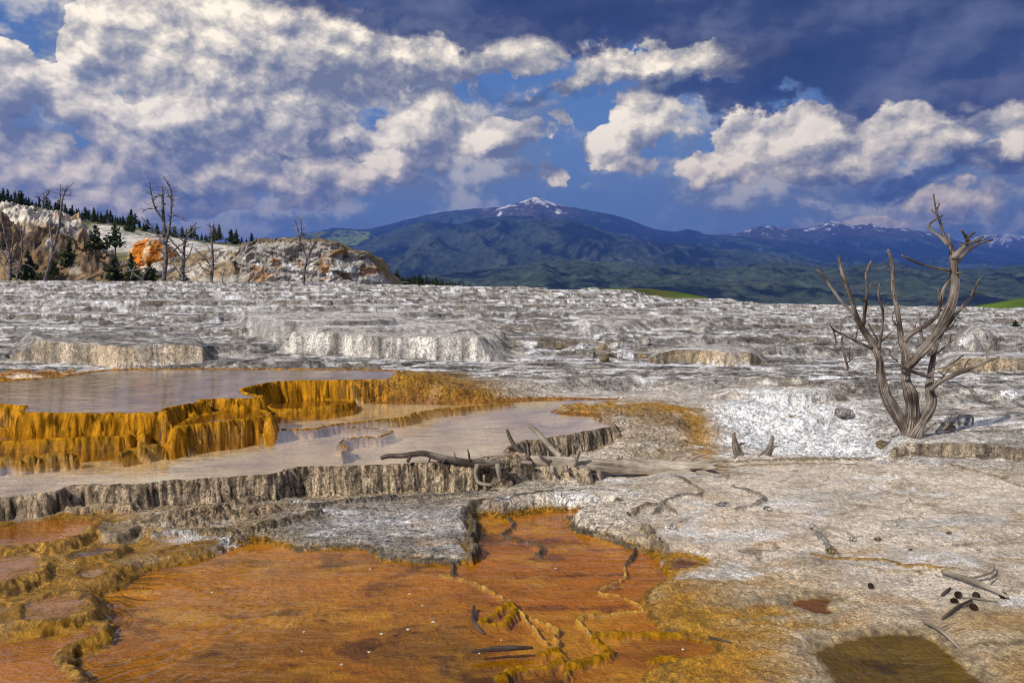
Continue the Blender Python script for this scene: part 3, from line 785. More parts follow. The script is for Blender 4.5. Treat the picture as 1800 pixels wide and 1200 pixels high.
pool([(109, 980), (144, 965), (167, 956), (219, 956), (210, 966), (171, 978), (128, 984)], .095, 'travertine_basin', .05, OCHRE * .55, TW2, np.array((.16, .09, .06)), .05, .008, .012, 'low', 'ochre rim below the small violet basin', 'small violet grey basin between the left steps', seed=450, cat='basin')
pool([(-300, 975), (0, 971), (66, 971), (83, 984), (75, 1001), (39, 1015), (0, 1025), (-300, 1050)], .12, 'travertine_basin', .05, OCHRE * .55, TW2, np.array((.52, .27, .13)), .07, .008, .014, 'low', 'broad ochre rim of the pinkish basin at the left edge', 'pinkish brown basin at the left edge', seed=460, cat='basin')
pool([(172, 929), (200, 924), (236, 925), (222, 936), (185, 940)], .125, None, .04, TAN * .7, None, TAN * .45, .05, .006, .012, 'low', None, 'tiny tan puddle under the middle pool wall', seed=470)
pool([(-300, 925), (0, 923), (23, 914), (93, 907), (152, 906), (186, 911), (168, 922), (155, 935), (128, 945), (70, 957), (0, 962), (-300, 985)], .15, 'travertine_basin', .06, OCHRE * .6, TW2, np.array((.48, .19, .03)), .06, .008, .014, 'low', 'ochre rim of the violet and orange basin below the middle pool wall', 'violet and orange basin below the left end of the middle pool', seed=480, cat='basin')
# middle pool
Ap = [(-400, 905), (0, 878), (97, 867), (117, 857), (148, 854), (249, 854), (272, 849), (389, 842), (486, 835), (513, 824), (600, 821), (700, 818), (728, 816), (790, 814), (833, 814), (838, 807), (927, 799), (894, 794), (897, 787), (919, 776), (950, 774),
      (1008, 764), (1080, 751), (1085, 745), (1060, 741), (1050, 733), (1058, 730), (975, 725), (979, 720), (1086, 707), (1098, 704), (1051, 700), (934, 702), (880, 706), (800, 709), (640, 706), (560, 702), (440, 700), (200, 700), (0, 700), (-400, 700)]
MWALL = TAN * .78 + GREY * .15
pool(Ap, .31, 'travertine_terrace', .10, RUST * .8, MWALL, np.array((.82, .64, .42)), .05, .014, .030, 'mid', 'long fluted tan travertine wall holding the middle pool', 'broad middle pool mirroring the clouds', seed=500, streak=.85)
ledge([(838, 827), (900, 825), (960, 822), (1018, 821), (1036, 831), (1034, 813), (930, 801), (842, 808)], .18, 'travertine_terrace', .05, MWALL * .9, MWALL, .035, 'rounded fluted pad under the broken end of the fallen log', 505, 'terrace', .7)
ledge([(842, 812), (900, 808), (926, 803), (930, 797), (900, 797), (845, 804)], .30, None, .05, MWALL * .85, MWALL, .035, None, 506)
for i, (pts, h, w_) in enumerate([([(470, 764), (447, 764), (475, 754), (545, 756), (583, 746), (640, 741), (717, 733), (732, 724), (802, 716), (900, 709)], .014, .035), ([(596, 779), (610, 770), (675, 766), (690, 757)], .012, .026), ([(596, 780), (614, 788), (600, 796)], .012, .026), ([(600, 750), (650, 751), (690, 757)], .009, .02)]):
    ridge(pts, .31, h, w_, OCHRE * .62, 510 + i)
for i, (pts, z_, h, w_, c_) in enumerate([([(0, 812), (60, 809), (125, 804)], .31, .05, .07, OCHRE * .7), ([(246, 792), (290, 786), (325, 781)], .31, .05, .07, OCHRE * .7), ([(244, 790), (212, 800)], .31, .03, .05, OCHRE * .7),
                                          ([(500, 700), (560, 704)], .31, .06, .08, OCHRE * .6)]):
    ridge(pts, z_, h, w_, c_, 520 + i)
OWALL = np.array((.44, .20, .012))
pool([(470, 703), (500, 699), (560, 701), (622, 703), (620, 708), (575, 714), (520, 719), (472, 720)], .36, 'travertine_terrace', .04, OCHRE * .7, OWALL, BROWN * 1.3, .05, .010, .02, 'mid', 'low ochre rim at the foot of the far orange wall', 'thin strip of water at the foot of the far orange wall', seed=530, rimw=.7)
pool([(-400, 790), (0, 777), (58, 774), (156, 770), (218, 767), (243, 761), (253, 765), (262, 757), (150, 754), (0, 752), (-400, 752)], .42, 'travertine_terrace', .05, OCHRE * .75, OWALL, BROWN * 1.4, .06, .012, .03, 'mid', 'lower ochre terrace in front of the upper pool at the left', 'narrow strip of water on the lower ochre terrace', seed=540)
pool([(300, 754), (330, 748), (375, 743), (440, 736), (468, 731), (476, 735), (476, 722), (430, 718), (340, 730)], .495, 'travertine_terrace', .05, OCHRE * .75, OWALL, BROWN * 1.3, .07, .012, .03, 'mid', 'middle ochre terrace below the notch of the upper pool', 'thin strip of water on the middle ochre terrace', seed=550)
Bp = [(-400, 705), (0, 712), (33, 714), (39, 721), (26, 726), (60, 727), (117, 728), (293, 727), (293, 719), (317, 714), (366, 706), (350, 703), (461, 701), (460, 696), (432, 692), (426, 683), (478, 673), (490, 671), (600, 669), (697, 668), (720, 663), (697, 657), (706, 652), (690, 650), (501, 648), (260, 648), (175, 650), (120, 660), (0, 670), (-400, 672)]
pool(Bp, .625, 'travertine_terrace', .08, OCHRE * .85, OWALL, np.array((.66, .50, .31)), .07, .014, .035, 'mid', 'tall dripping ochre terrace wall holding the upper pool', 'upper pool reflecting dead trees and sky', seed=560, streak=.8)

# the upper wall is seen as two: left of the notch and right of it
kB = len(ops_named); ops_named[kB] = ('travertine_terrace', 'tall dripping ochre terrace wall below the left part of the upper pool', 'terrace')
ops_named[kB + 1] = ('travertine_terrace', 'long curtain of ochre drips at the far right end of the upper pool', 'terrace')
OPID[(OPID == kB) & (PXx > (424 - 900) / F) & (Y > 9.6)] = kB + 1

# cracks and flaking edges in the dry crust
dry_ = nearw * sstep(.6, .2, WET) * (OPID == 0)
wx_ = X + .25 * n_mid + .06 * n_fine; wy_ = Y + .25 * fbm(X * 1.7 + 9, Y * 1.7, 3, 95) + .06 * n_fine
for fq, wd, sd_, am in ((1.1, .035, 96, .9), (2.7, .05, 97, .7), (.55, .02, 98, 1.0)):
    ck = np.abs(pnoise(wx_ * fq, wy_ * fq * 1.25, sd_))
    on_ = sstep(wd, wd * .3, ck) * sstep(-.05, .25, fbm(X * 1.3, Y * 1.6, 3, sd_ + 10)) * dry_ * am
    Z = Z - .008 * on_; paint(TAN * .45, on_ * .7)
    Z = Z + .006 * dry_ * am * sstep(.0, .12, pnoise(wx_ * fq, wy_ * fq * 1.25, sd_)) * sstep(-.05, .25, fbm(X * 1.3, Y * 1.6, 3, sd_ + 10))
paint(TAN * .9, dry_ * .4 * sstep(.05, .4, fbm(X * .9, Y * 1.5, 4, 99, .6)))
paint(WHITE * .95, dry_ * .6 * sstep(.18, .4, fbm(X * 1.1 + 4, Y * 1.9, 5, 100, .62)))
paint(np.array((.50, .30, .12)), dry_ * .5 * sstep(.15, .4, fbm(X * 1.9 + 2, Y * 3.4, 4, 101, .6)) * sstep(7.5, 5.5, Y))
# the dry field keeps hard contrasts between chalk and weathered crust
lum_ = C.mean(1)
C = C * (1 + (np.clip((lum_ / .40) ** .40, .45, 1.35) - 1) * fieldw * (OPID == 0))[:, None]
# small crusty relief over everything that is near
mr = sstep(16, 7, R) * (1 - .55 * sstep(.3, .6, WET)) * (1 - .6 * sstep(.85, 1, WET))
Z = Z + mr * (.0055 * fbm(X * 17, Y * 17, 3, 91, .6) + .0045 * ridged(X * 9, Y * 11, 3, 92, .55) - .002)
# sunken mats: colour zones and dark strands on the bed of the lower pool
bed_ = (Z < -.004) & (R < 9)
def bedpaint(pts, col, amt, soft, nz):
    w_ = region(pts, 0.0, soft) * bed_ * amt * nz
    paint(col, w_)
bedpaint([(300, 1090), (560, 1060), (760, 1060), (960, 1100), (1000, 1330), (100, 1330), (180, 1180)], np.array((.28, .125, .003)), .85, .10, sstep(-.45, .15, n_mid + .7 * nB + .4 * n_big))
bedpaint([(830, 900), (1080, 900), (1180, 990), (1130, 1110), (950, 1110), (860, 1020), (800, 990)], np.array((.52, .175, .003)), .85, .08, sstep(-.5, .1, nB + .5 * n_mid))
bedpaint([(200, 1040), (420, 950), (660, 985), (690, 1060), (560, 1095), (280, 1110)], np.array((.56, .24, .022)), .75, .08, sstep(-.4, .2, nA - .5 * nB))
bedpaint([(1020, 1120), (1200, 1118), (1270, 1150), (1100, 1200), (1020, 1330), (960, 1330)], np.array((.40, .14, .004)), .7, .06, sstep(-.4, .2, nB))
sub = (Z < -.006) & (R < 9)
gold_ = bed_ * sstep(.02, .32, fbm(X * 1.1 + 3, Y * 2.2, 4, 103, .6)); paint(np.array((.66, .33, .02)), gold_ * .6)
brn_ = bed_ * sstep(.08, .36, fbm(X * .9 - 5, Y * 2.0, 4, 104, .6)); paint(np.array((.24, .10, .003)), brn_ * .6)
st_ = fbm(X * 2.0 + .6 * n_mid, Y * 3.6 + .5 * n_big, 4, 93, .6)
C[sub] *= (1 - .45 * sstep(.10, .36, st_[sub]) - .22 * sstep(.1, .5, nD[sub]) + .18 * sstep(.1, .4, -st_[sub]))[:, None]

SECOND = {}
# --- build the sheet and the walls cut out of it
SMOOTH = (nearw * sstep(.10, .22, PXx + .03 * n_mid) * sstep(9.2, 8.6, R) * .40 + region([(-300, 930), (0, 915), (190, 905), (260, 935), (400, 950), (390, 980), (250, 1020), (200, 1110), (120, 1200), (-300, 1300)], .07, .05) * .4).astype(f32)
V = np.stack([X, Y, Z], 1)
Cc = np.concatenate([np.clip(C, .004, .9), np.clip(WET, 0, 1)[:, None]], 1).astype(f32)
idx = np.arange(NR * NA).reshape(NR, NA)
Q = np.stack([idx[:-1, :-1], idx[1:, :-1], idx[1:, 1:], idx[:-1, 1:]], -1).reshape(-1, 4)[:, ::-1]
fop = OPID[Q].max(1)


def pieces(mask2):
    """connected pieces of a face mask on the grid, by spreading the smallest number"""
    r_, c_ = np.where(mask2); r0, r1, c0, c1 = r_.min(), r_.max() + 1, c_.min(), c_.max() + 1
    m_ = np.zeros((r1 - r0 + 2, c1 - c0 + 2), bool); m_[1:-1, 1:-1] = mask2[r0:r1, c0:c1]
    big = m_.size + 1
    lab = np.where(m_, np.arange(m_.size).reshape(m_.shape), big)
    for _ in range(4000):
        new = lab.copy()
        for ax in (0, 1):
            for sft in (1, -1):
                new = np.minimum(new, np.roll(new, sft, ax)); new[~m_] = big
        if (new == lab).all(): break
        lab = new
    full = np.full(mask2.shape, -1); sub_ = lab[1:-1, 1:-1].copy(); sub_[sub_ == big] = -1
    full[r0:r1, c0:c1] = sub_
    return full


f2 = fop.reshape(NR - 1, NA - 1)
for k in list(ops_named):
    if not (f2 == k).any(): continue
    lb2 = pieces(f2 == k)
    ids, cnt = np.unique(lb2[lb2 >= 0], return_counts=True)
    order = ids[np.argsort(-cnt)]
    for n_, i_ in enumerate(order):
        if n_ == 0: continue
        c_ = (lb2 == i_).sum()
        where = np.argwhere(lb2 == i_).mean(0); a_ = float(az[int(where[1])])
        if c_ > 700 and (SECOND.get(ops_named[k][1]) or '') and n_ == 1:
            kk = max(ops_named) + 1; ops_named[kk] = (ops_named[k][0], SECOND[ops_named[k][1]], ops_named[k][2]); f2[lb2 == i_] = kk
        else:
            if c_ > 300: print('PIECE', ops_named[k][1], c_, 'px x', 900 + F * math.tan(a_), 'r', r_rows[int(where[0])])
            f2[lb2 == i_] = 0
fop = f2.ravel()
M_ROCK = rock_material('travertine')


def submesh(name, sel):
    q = Q[sel]; u, inv = np.unique(q, return_inverse=True)
    return mesh_np(name, V[u], inv.reshape(q.shape), M_ROCK, Cc[u], attrs={'Smooth': SMOOTH[u]})


tag(add('ground', submesh('ground', fop == 0)), 'pale travertine ground stepping up to the far rim of the field', None, None, 'structure')
for k, (nm, lb, ct) in ops_named.items():
    if (fop == k).sum() > 30: tag(add(nm, submesh(nm, fop == k)), lb, ct, 'travertine terraces and ledges')

rp = W(470, 1040, 0); rq = W(-60, 1230, .03)
WATER = {'low': water_material('water_low', (.985, .95, .86), .85, 7.0, [(rp[0] - .75, rp[1] - .3, 62.0, .8, 1.6)], 1.33, .95),
         'rip': water_material('water_rippled', (.985, .95, .86), .9, 9.0, [(rq[0] + .5, rq[1] - 1.0, 85.0, .7, 2.5)], 1.33, 1.0),
         'mid': water_material('water_middle', (.98, .93, .83), .42, 8.0, None, 1.5, 1.2)}
for P, z, kind, lb in pools:
    me = bpy.data.meshes.new('pool_water')
    ar = np.sum(P[:, 0] * np.roll(P[:, 1], -1) - np.roll(P[:, 0], -1) * P[:, 1])
    if ar < 0: P = P[::-1]
    me.from_pydata([(p[0], p[1], z) for p in P], [], [list(range(len(P)))])
    me.materials.append(WATER[kind])
    tag(add('pool_water', me), lb, None, None, 'structure')

# ------------------------------------------------------------------ far land: hill, outcrop, mountains
def land_material(name, fine, contrast, bumpd, spec=0.1):
    m, N, out = new_mat(name)
    col = N.new('ShaderNodeAttribute', attribute_name='Col')
    tc = N.new('ShaderNodeTexCoord').outputs['Object']
    n1 = N.noise(tc, fine, 6.0, 0.7)
    n2 = N.noise(tc, fine * .2, 5.0, 0.6)
    k = N.math('MULTIPLY', N.ss(n1, .32, .68, 1 - contrast, 1 + contrast * .7, 'LINEAR'), N.ss(n2, .3, .7, 1 - contrast * .4, 1 + contrast * .3, 'LINEAR'))
    c = N.vmath('SCALE', col.outputs['Color'], scale=k)
    b = N.new('ShaderNodeBump'); b.inputs['Strength'].default_value = .8; b.inputs['Distance'].default_value = bumpd
    N.l.new(N.math('MULTIPLY_ADD', n2, 2.0, n1), b.inputs['Height'])
    p = N.new('ShaderNodeBsdfPrincipled'); p.inputs['Roughness'].default_value = .95; p.inputs['Specular IOR Level'].default_value = spec
    N.l.new(c, p.inputs['Base Color']); N.l.new(b.outputs[0], p.inputs['Normal']); N.l.new(p.outputs[0], out.inputs[0])
    return m


M_MOUNT = land_material('mountain_land', .028, .85, 14.0)
M_HILL = land_material('near_hill_land', .9, .6, .25)
M_GRASSHILL = land_material('grass_hill_land', .05, .45, 2.0)


def layer(name, sil, Df, Dr, Db, basey, nu, nv, amp, freq, colfn, mat, prof=1.2, seed=0, nback=8, x0=None, x1=None, label=None, kind='structure', cat=None, spur=0.0, zback=None):
    """a hill whose crest stands at distance Dr with the outline sil (photo x, y), rising from Df, falling behind to Db"""
    xs = np.linspace(x0 if x0 is not None else sil[0][0], x1 if x1 is not None else sil[-1][0], nu)
    sx = [p[0] for p in sil]; sy = [p[1] for p in sil]
    ys = np.interp(xs, sx, sy)
    k = max(1, nu // 220); ker = np.ones(2 * k + 1) / (2 * k + 1)
    ys = np.convolve(np.pad(ys, k, 'edge'), ker, 'valid')
    vs = np.concatenate([np.linspace(0, 1, nv), 1 + np.linspace(0, 1, nback + 1)[1:]])
    XS, VS = np.meshgrid(xs, vs)
    YS = np.broadcast_to(ys, XS.shape)
    D = np.where(VS <= 1, Df + (Dr - Df) * VS, Dr + (Db - Dr) * (VS - 1))
    zr = HC + (HZ - YS) / F * Dr
    zb = HC + (HZ - basey) / F * Df
    h = np.where(VS <= 1, zb + (zr - zb) * np.clip(VS, 0, 1) ** prof, zr + ((zb if zback is None else zback) - zr) * np.clip(VS - 1, 0, 1) ** 1.3)
    x = (XS - 900) / F * D; y = D
    env = np.where(VS <= 1, np.sin(np.clip(VS, 0, 1) * math.pi) ** .7 * (1 - .35 * VS) + .10 * VS, .15)
    n = ridged(x * freq, y * freq * .6, 5, seed, .5)
    h = h + amp * env * (n - .3) + amp * .07 * fbm(x * freq * 7, y * freq * 7, 3, seed + 50)
    if spur: h = h + spur * env * (1 - 2 * np.abs(pnoise(x * freq * .8 + .9 * pnoise(x * freq * .5, y * freq * .5, seed + 70), y * freq * .12, seed + 71)))
    P = np.stack([x.ravel(), y.ravel(), h.ravel()], 1)
    gz = np.gradient(h, axis=1) / np.maximum(np.gradient(x, axis=1), 1e-3)
    gd = np.gradient(h, axis=0) / np.maximum(np.gradient(D, axis=0), 1e-3)
    c = colfn(x.ravel(), y.ravel(), h.ravel(), XS.ravel(), VS.ravel(), gz.ravel(), gd.ravel())
    nr, nc = XS.shape
    ii = np.arange(nr * nc).reshape(nr, nc)
    q = np.stack([ii[:-1, :-1], ii[:-1, 1:], ii[1:, 1:], ii[1:, :-1]], -1).reshape(-1, 4)
    me = mesh_np(name, P, q, mat, np.clip(c, .002, .9).astype(f32))
    return tag(add(name, me), label, cat, None, kind)


FOREST = np.array((.004, .009, .013)); MEADOW = np.array((.056, .078, .050)); DRY = np.array((.075, .085, .06)); SNOW = np.array((.85, .84, .84)); ROCKC = np.array((.12, .085, .065)); LITGRASS = np.array((.20, .26, .04))  # the last one is grass with sunshine painted into its colour


def mcol(snow_h=None, forest=.5, sf=1.0, seed=0, grass=MEADOW, rocky=0.0, snow_x=None):
    def fn(x, y, h, px, v, gx, gd):
        s = sf
        a = fbm(x * .0012 * s, y * .0012 * s, 5, seed, .58); b = fbm(x * .006 * s, y * .004 * s, 4, seed + 7, .6)
        c = np.tile(np.asarray(grass, f32), (len(x), 1)).astype(f32)
        c = c + (DRY - c) * sstep(.0, .4, fbm(x * .002 * s, y * .002 * s, 4, seed + 9))[:, None] * .6
        f = sstep(-.10, .14, a + .45 * b + .25 * np.clip(-gx, -1, 1) + (forest - .5))
        c = c + (FOREST - c) * f[:, None] * .92
        if rocky: c = c + (ROCKC - c) * (rocky * sstep(.1, .5, b + .3 * a + (v - .8) * 1.5))[:, None]
        if snow_h is not None:
            k = sstep(.02, .12, (h - snow_h) / 900 - .10 + .42 * b + .42 * fbm(x * .012 * s, y * .008 * s, 3, seed + 3))
            if snow_x is not None: k = k * sstep(snow_x[0], snow_x[0] + 40, px) * sstep(snow_x[1], snow_x[1] - 40, px)
            rk = sstep(-.25, .0, (h - snow_h) / 900)
            if snow_x is not None: rk = rk * sstep(snow_x[0] - 30, snow_x[0] + 30, px) * sstep(snow_x[1] + 30, snow_x[1] - 30, px)
            c = c + (ROCKC - c) * (rk * .7)[:, None]
            c = c + (SNOW - c) * k[:, None]
        return c
    return fn


# wide valley floor that carries on under the mountains to the horizon
vx = np.concatenate([-np.geomspace(19000, 150, 36), np.linspace(-120, 120, 12), np.geomspace(150, 19000, 36)])
vy = np.concatenate([-np.geomspace(19000, 150, 22), np.linspace(-100, 300, 10), np.geomspace(400, 19000, 50)])
VX, VY = np.meshgrid(vx, vy)
rr_ = np.hypot(VX, VY)
vz = -16 - 45 * sstep(200, 1600, rr_) + 6 * fbm(VX * .002, VY * .002, 3, 700)
ii = np.arange(VX.size).reshape(VX.shape)
q = np.stack([ii[:-1, :-1], ii[:-1, 1:], ii[1:, 1:], ii[1:, :-1]], -1).reshape(-1, 4)
vc = MEADOW[None] * (1 + .5 * fbm(VX.ravel() * .003, VY.ravel() * .003, 4, 701))[:, None]
tag(add('valley', mesh_np('valley', np.stack([VX.ravel(), VY.ravel(), vz.ravel()], 1), q, M_MOUNT, np.clip(vc, .01, .5))), 'wide green valley floor below the terraces', None, None, 'structure')

layer('mountain', [(1560, 432), (1640, 425), (1700, 424), (1735, 412), (1775, 411), (1800, 416), (1900, 405), (2100, 420), (2400, 450)], 9000, 13000, 16000, 470, 260, 60, 260, .0011,
      mcol(720, .66, .8, 11, rocky=.4), M_MOUNT, 1.1, 801, label='farthest blue mountain with thin snow at the right edge')
layer('mountain', [(1180, 440), (1240, 414), (1290, 412), (1310, 406), (1330, 398), (1345, 397), (1375, 402), (1410, 401), (1425, 402), (1445, 393), (1462, 388), (1475, 391), (1500, 397), (1532, 394), (1550, 399), (1600, 403), (1640, 411), (1700, 428), (1800, 446), (1950, 452), (2300, 470)], 6500, 9500, 12500, 500, 460, 110, 130, .0016,
      mcol(770, .72, 1.0, 12, rocky=.3), M_MOUNT, 1.15, 802, label='snow dusted rocky mountain range at the right')
layer('mountain', [(480, 430), (545, 412), (590, 402), (640, 403), (690, 394), (745, 379), (800, 371), (850, 368), (885, 363), (922, 355), (943, 345), (962, 354), (985, 362), (1010, 366), (1045, 374), (1075, 378), (1120, 392), (1150, 404), (1185, 408), (1210, 404), (1240, 413), (1290, 416), (1400, 425), (1600, 448), (1900, 470)], 5200, 8000, 11000, 500, 560, 130, 120, .0017,
      mcol(800, .66, 1.0, 13, rocky=.35, snow_x=(840, 1010)), M_MOUNT, 1.15, 803, spur=60, label='highest mountain with a snow streaked summit')
layer('mountain', [(380, 440), (470, 428), (545, 408), (600, 404), (650, 408), (700, 440), (760, 470), (850, 500)], 4300, 6200, 7600, 505, 300, 70, 120, .002,
      mcol(None, .36, 1.3, 14, grass=LITGRASS * .9), M_MOUNT, 1.1, 804, label='light green wooded hill left of the highest mountain')  # sunlight on this hill is put into its brighter grass colour
layer('mountain', [(520, 470), (600, 441), (650, 423), (700, 402), (735, 392), (760, 391), (800, 396), (850, 386), (890, 380), (930, 382), (960, 386), (1000, 386), (1040, 398), (1080, 412), (1130, 424), (1190, 431), (1270, 440), (1350, 452), (1480, 470), (1700, 490), (2000, 500)], 3000, 5400, 6800, 528, 620, 190, 80, .0024,
      mcol(None, .44, 1.5, 15, grass=MEADOW * .8), M_MOUNT, 1.2, 805, spur=85, label='broad dark wooded mountain in the middle distance')


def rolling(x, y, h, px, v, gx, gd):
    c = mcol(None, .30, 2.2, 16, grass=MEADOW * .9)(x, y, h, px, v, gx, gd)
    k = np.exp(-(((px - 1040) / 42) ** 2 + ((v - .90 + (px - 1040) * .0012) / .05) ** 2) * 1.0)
    return c + (LITGRASS * 2.2 - c) * np.clip(k * 1.3, 0, 1)[:, None]  # sunlit spot on the slope, painted in as brighter grass


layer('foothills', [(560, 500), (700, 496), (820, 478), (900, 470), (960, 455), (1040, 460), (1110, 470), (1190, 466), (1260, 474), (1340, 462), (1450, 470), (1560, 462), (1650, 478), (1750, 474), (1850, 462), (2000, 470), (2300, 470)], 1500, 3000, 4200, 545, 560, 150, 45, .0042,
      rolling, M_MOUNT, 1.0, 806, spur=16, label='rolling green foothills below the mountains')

GRN = np.array((.085, .135, .012))


def gcol(seed):
    def fn(x, y, h, px, v, gx, gd):
        n = fbm(x * .06, y * .06, 4, seed)
        c = np.tile(GRN, (len(x), 1)) * (1 + .5 * n)[:, None]
        return c + (np.array((.10, .07, .03)) - c) * sstep(.1, .5, fbm(x * .03, y * .03, 4, seed + 3))[:, None] * .6
    return fn


layer('grassy_knoll', [(960, 540), (1030, 512), (1060, 507), (1110, 506), (1150, 508), (1200, 514), (1240, 522), (1280, 533), (1330, 545)], 190, 260, 330, 580, 160, 40, 2.0, .03, gcol(21), M_GRASSHILL, .8, 807, label='bright green grassy knoll beyond the rim of the field', zback=-20)
layer('grassy_knoll', [(1600, 560), (1680, 543), (1740, 533), (1800, 524), (1900, 515), (2100, 520)], 190, 260, 330, 590, 120, 40, 2.0, .03, gcol(22), M_GRASSHILL, .8, 808, label='green grassy slope beyond the rim at the right edge', zback=-20)

# hill at the left: wooded back slope, white slope, brown near mound
EARTH = np.array((.26, .17, .09))


def hillback(x, y, h, px, v, gx, gd):
    n = fbm(x * .08, y * .08, 4, 31)
    c = np.tile(np.array((.13, .13, .05)), (len(x), 1)) * (1 + .4 * n)[:, None]
    wslope = sstep(150, 175, px) * sstep(470, 380, px) * sstep(.30, .5, v) * sstep(.96, .88, v)
    return c + (PALE * 1.05 - c) * (wslope * sstep(-.5, .0, n))[:, None]


layer('hillside', [(-500, 330), (-200, 345), (0, 366), (60, 372), (110, 384), (150, 388), (190, 392), (240, 400), (300, 414), (360, 424), (440, 428), (560, 440), (660, 480), (720, 520)], 84, 120, 170, 497, 420, 90, 1.2, .06, hillback, M_HILL, .85, 811, label='white and green hillside under the pine row', zback=-10)


def moundcol(x, y, h, px, v, gx, gd):
    n = fbm(x * .5, y * .5, 5, 33, .6); m = fbm(x * .16 + h * .2, y * .2, 4, 34)
    c = np.tile(EARTH, (len(x), 1)) * (1 + .5 * n)[:, None]
    c = c + (PALE * 1.1 - c) * sstep(-.25, .2, m + .4 * n + (v - .55) * .9)[:, None] * .9
    c = c + (ORANGE * .6 + .08 - c) * (sstep(.15, .4, fbm(x * .35, h * .5, 3, 35)) * sstep(.45, .7, v) * .7)[:, None]
    return c + (DKGREY * .8 - c) * sstep(.0, .28, fbm(x * .7 + h * .8, y * .3 + h * .5, 5, 36, .62))[:, None] * .85


layer('hillside', [(-400, 345), (-200, 350), (0, 362), (40, 370), (80, 376), (118, 381), (140, 392), (152, 412), (165, 440), (185, 462), (215, 488), (240, 500)], 68, 84, 100, 494, 420, 140, 3.6, .30, moundcol, M_HILL, .75, 812, label='brown and chalky bare mound at the left edge', zback=0, spur=.8)


def bankcol(x, y, h, px, v, gx, gd):
    n = fbm(x * .5, y * .5, 5, 37, .6)
    c = np.tile(np.array((.34, .25, .15)), (len(x), 1)) * (1 + .5 * n)[:, None]
    c = c + (PALE - c) * sstep(-.1, .3, fbm(x * .3, h * .8, 4, 38))[:, None] * .8
    return c + (DKGREY - c) * sstep(.05, .3, fbm(x * 1.1, h * 1.2, 4, 39, .6))[:, None] * .75


layer('hillside', [(200, 494), (235, 478), (270, 462), (310, 452), (350, 442), (390, 436), (430, 440), (470, 470), (490, 500)], 72, 79, 90, 496, 260, 60, 1.3, .3, bankcol, M_HILL, .8, 813, label='pale tan bank joining the orange mound to the rock outcrop', zback=0)


def blockmass(name, outline_top, D, depth, basey, nu, nv, seed, colfn, label, cat, profile, disp=.35, fr=.45, mat=M_HILL):
    """a steep rock mass: face from foot to crest, then its top running back"""
    xs = np.linspace(outline_top[0][0], outline_top[-1][0], nu)
    ys = np.interp(xs, [p[0] for p in outline_top], [p[1] for p in outline_top])
    pt = np.array(profile); L = np.r_[0, np.cumsum(np.hypot(np.diff(pt[:, 0]), np.diff(pt[:, 1])))]; L /= L[-1]
    vs = np.linspace(0, 1, nv)
    po = np.interp(vs, L, pt[:, 0]); pz = np.interp(vs, L, pt[:, 1])
    XS, _ = np.meshgrid(xs, vs)
    zt = HC + (HZ - ys) / F * D; zb = HC + (HZ - basey) / F * D
    h = zb + (zt - zb)[None, :] * pz[:, None]
    ends = np.minimum((xs - xs[0]), (xs[-1] - xs)) / (xs[-1] - xs[0])
    Yd = D + depth * po[:, None] + depth * .55 * (1 - np.sqrt(np.clip(ends * 3.2, 0, 1)))[None, :]
    x = (XS - 900) / F * D; y = Yd
    n = fbm(x * fr + 9, (y + h) * fr, 5, seed, .58); n2 = ridged(x * fr * .8, h * fr * 1.6, 4, seed + 3)
    y = y - disp * (1.3 * n + .9 * n2); h = h + disp * .45 * fbm(x * fr * 2, y * fr * 2, 3, seed + 9) * (pz[:, None] > .05)
    x = x + disp * .5 * fbm(h * fr * 2, y * fr, 3, seed + 12)
    c = colfn(x.ravel(), y.ravel(), h.ravel(), XS.ravel(), np.broadcast_to(pz[:, None], XS.shape).ravel(), n.ravel(), n2.ravel())
    ii = np.arange(XS.size).reshape(XS.shape)
    q = np.stack([ii[:-1, :-1], ii[:-1, 1:], ii[1:, 1:], ii[1:, :-1]], -1).reshape(-1, 4)
    return tag(add(name, mesh_np(name, np.stack([x.ravel(), y.ravel(), h.ravel()], 1), q, mat, np.clip(c, .01, .9).astype(f32))), label, cat)


def outcol(x, y, h, px, v, n, n2):
    a = fbm(x * .35, h * .8, 4, 51, .6); b = fbm(x * 1.4, h * 1.1, 4, 52, .6)
    c = np.tile(PALE * .62, (len(x), 1))
    c = c + (WHITE * .85 - c) * sstep(.0, .28, a + .4 * b - (v - .4) * .5)[:, None]
    c = c + (np.array((.36, .18, .06)) - c) * (sstep(.05, .3, fbm(x * .5, h * .6, 4, 53) + .25 * b) * .85)[:, None]
    c = c + (DKGREY * .9 - c) * (sstep(-.05, .22, b - .3 * n2) * .85)[:, None]
    top = sstep(.86, .97, v)
    return c + (np.array((.20, .15, .075)) - c) * (top * .9)[:, None]


blockmass('rock_outcrop', [(360, 500), (385, 455), (405, 424), (440, 417), (500, 416), (560, 417), (582, 424), (600, 433), (632, 440), (650, 450), (655, 470), (668, 484), (678, 502)], 72, 9, 503, 420, 150, 61, outcol,
          'big chalky brown rock outcrop beyond the rim of the field', 'rock outcrop', [(0, 0), (.05, .2), (.08, .5), (.10, .8), (.16, .97), (.5, 1.0), (1.0, .9)], .8, .42)


def omcol(x, y, h, px, v, n, n2):
    a = pnoise(x * 1.3, h * .22, 55) + .5 * pnoise(x * 3.1, h * .4, 56)
    c = np.tile(np.array((.58, .20, .025)), (len(x), 1))
    c = c + (np.array((.75, .52, .30)) - c) * sstep(.15, .5, a)[:, None]
    c = c + (np.array((.25, .085, .015)) - c) * sstep(.05, .5, -a)[:, None] * .8
    return c + (PALE - c) * (sstep(.9, 1, v) * .8)[:, None]


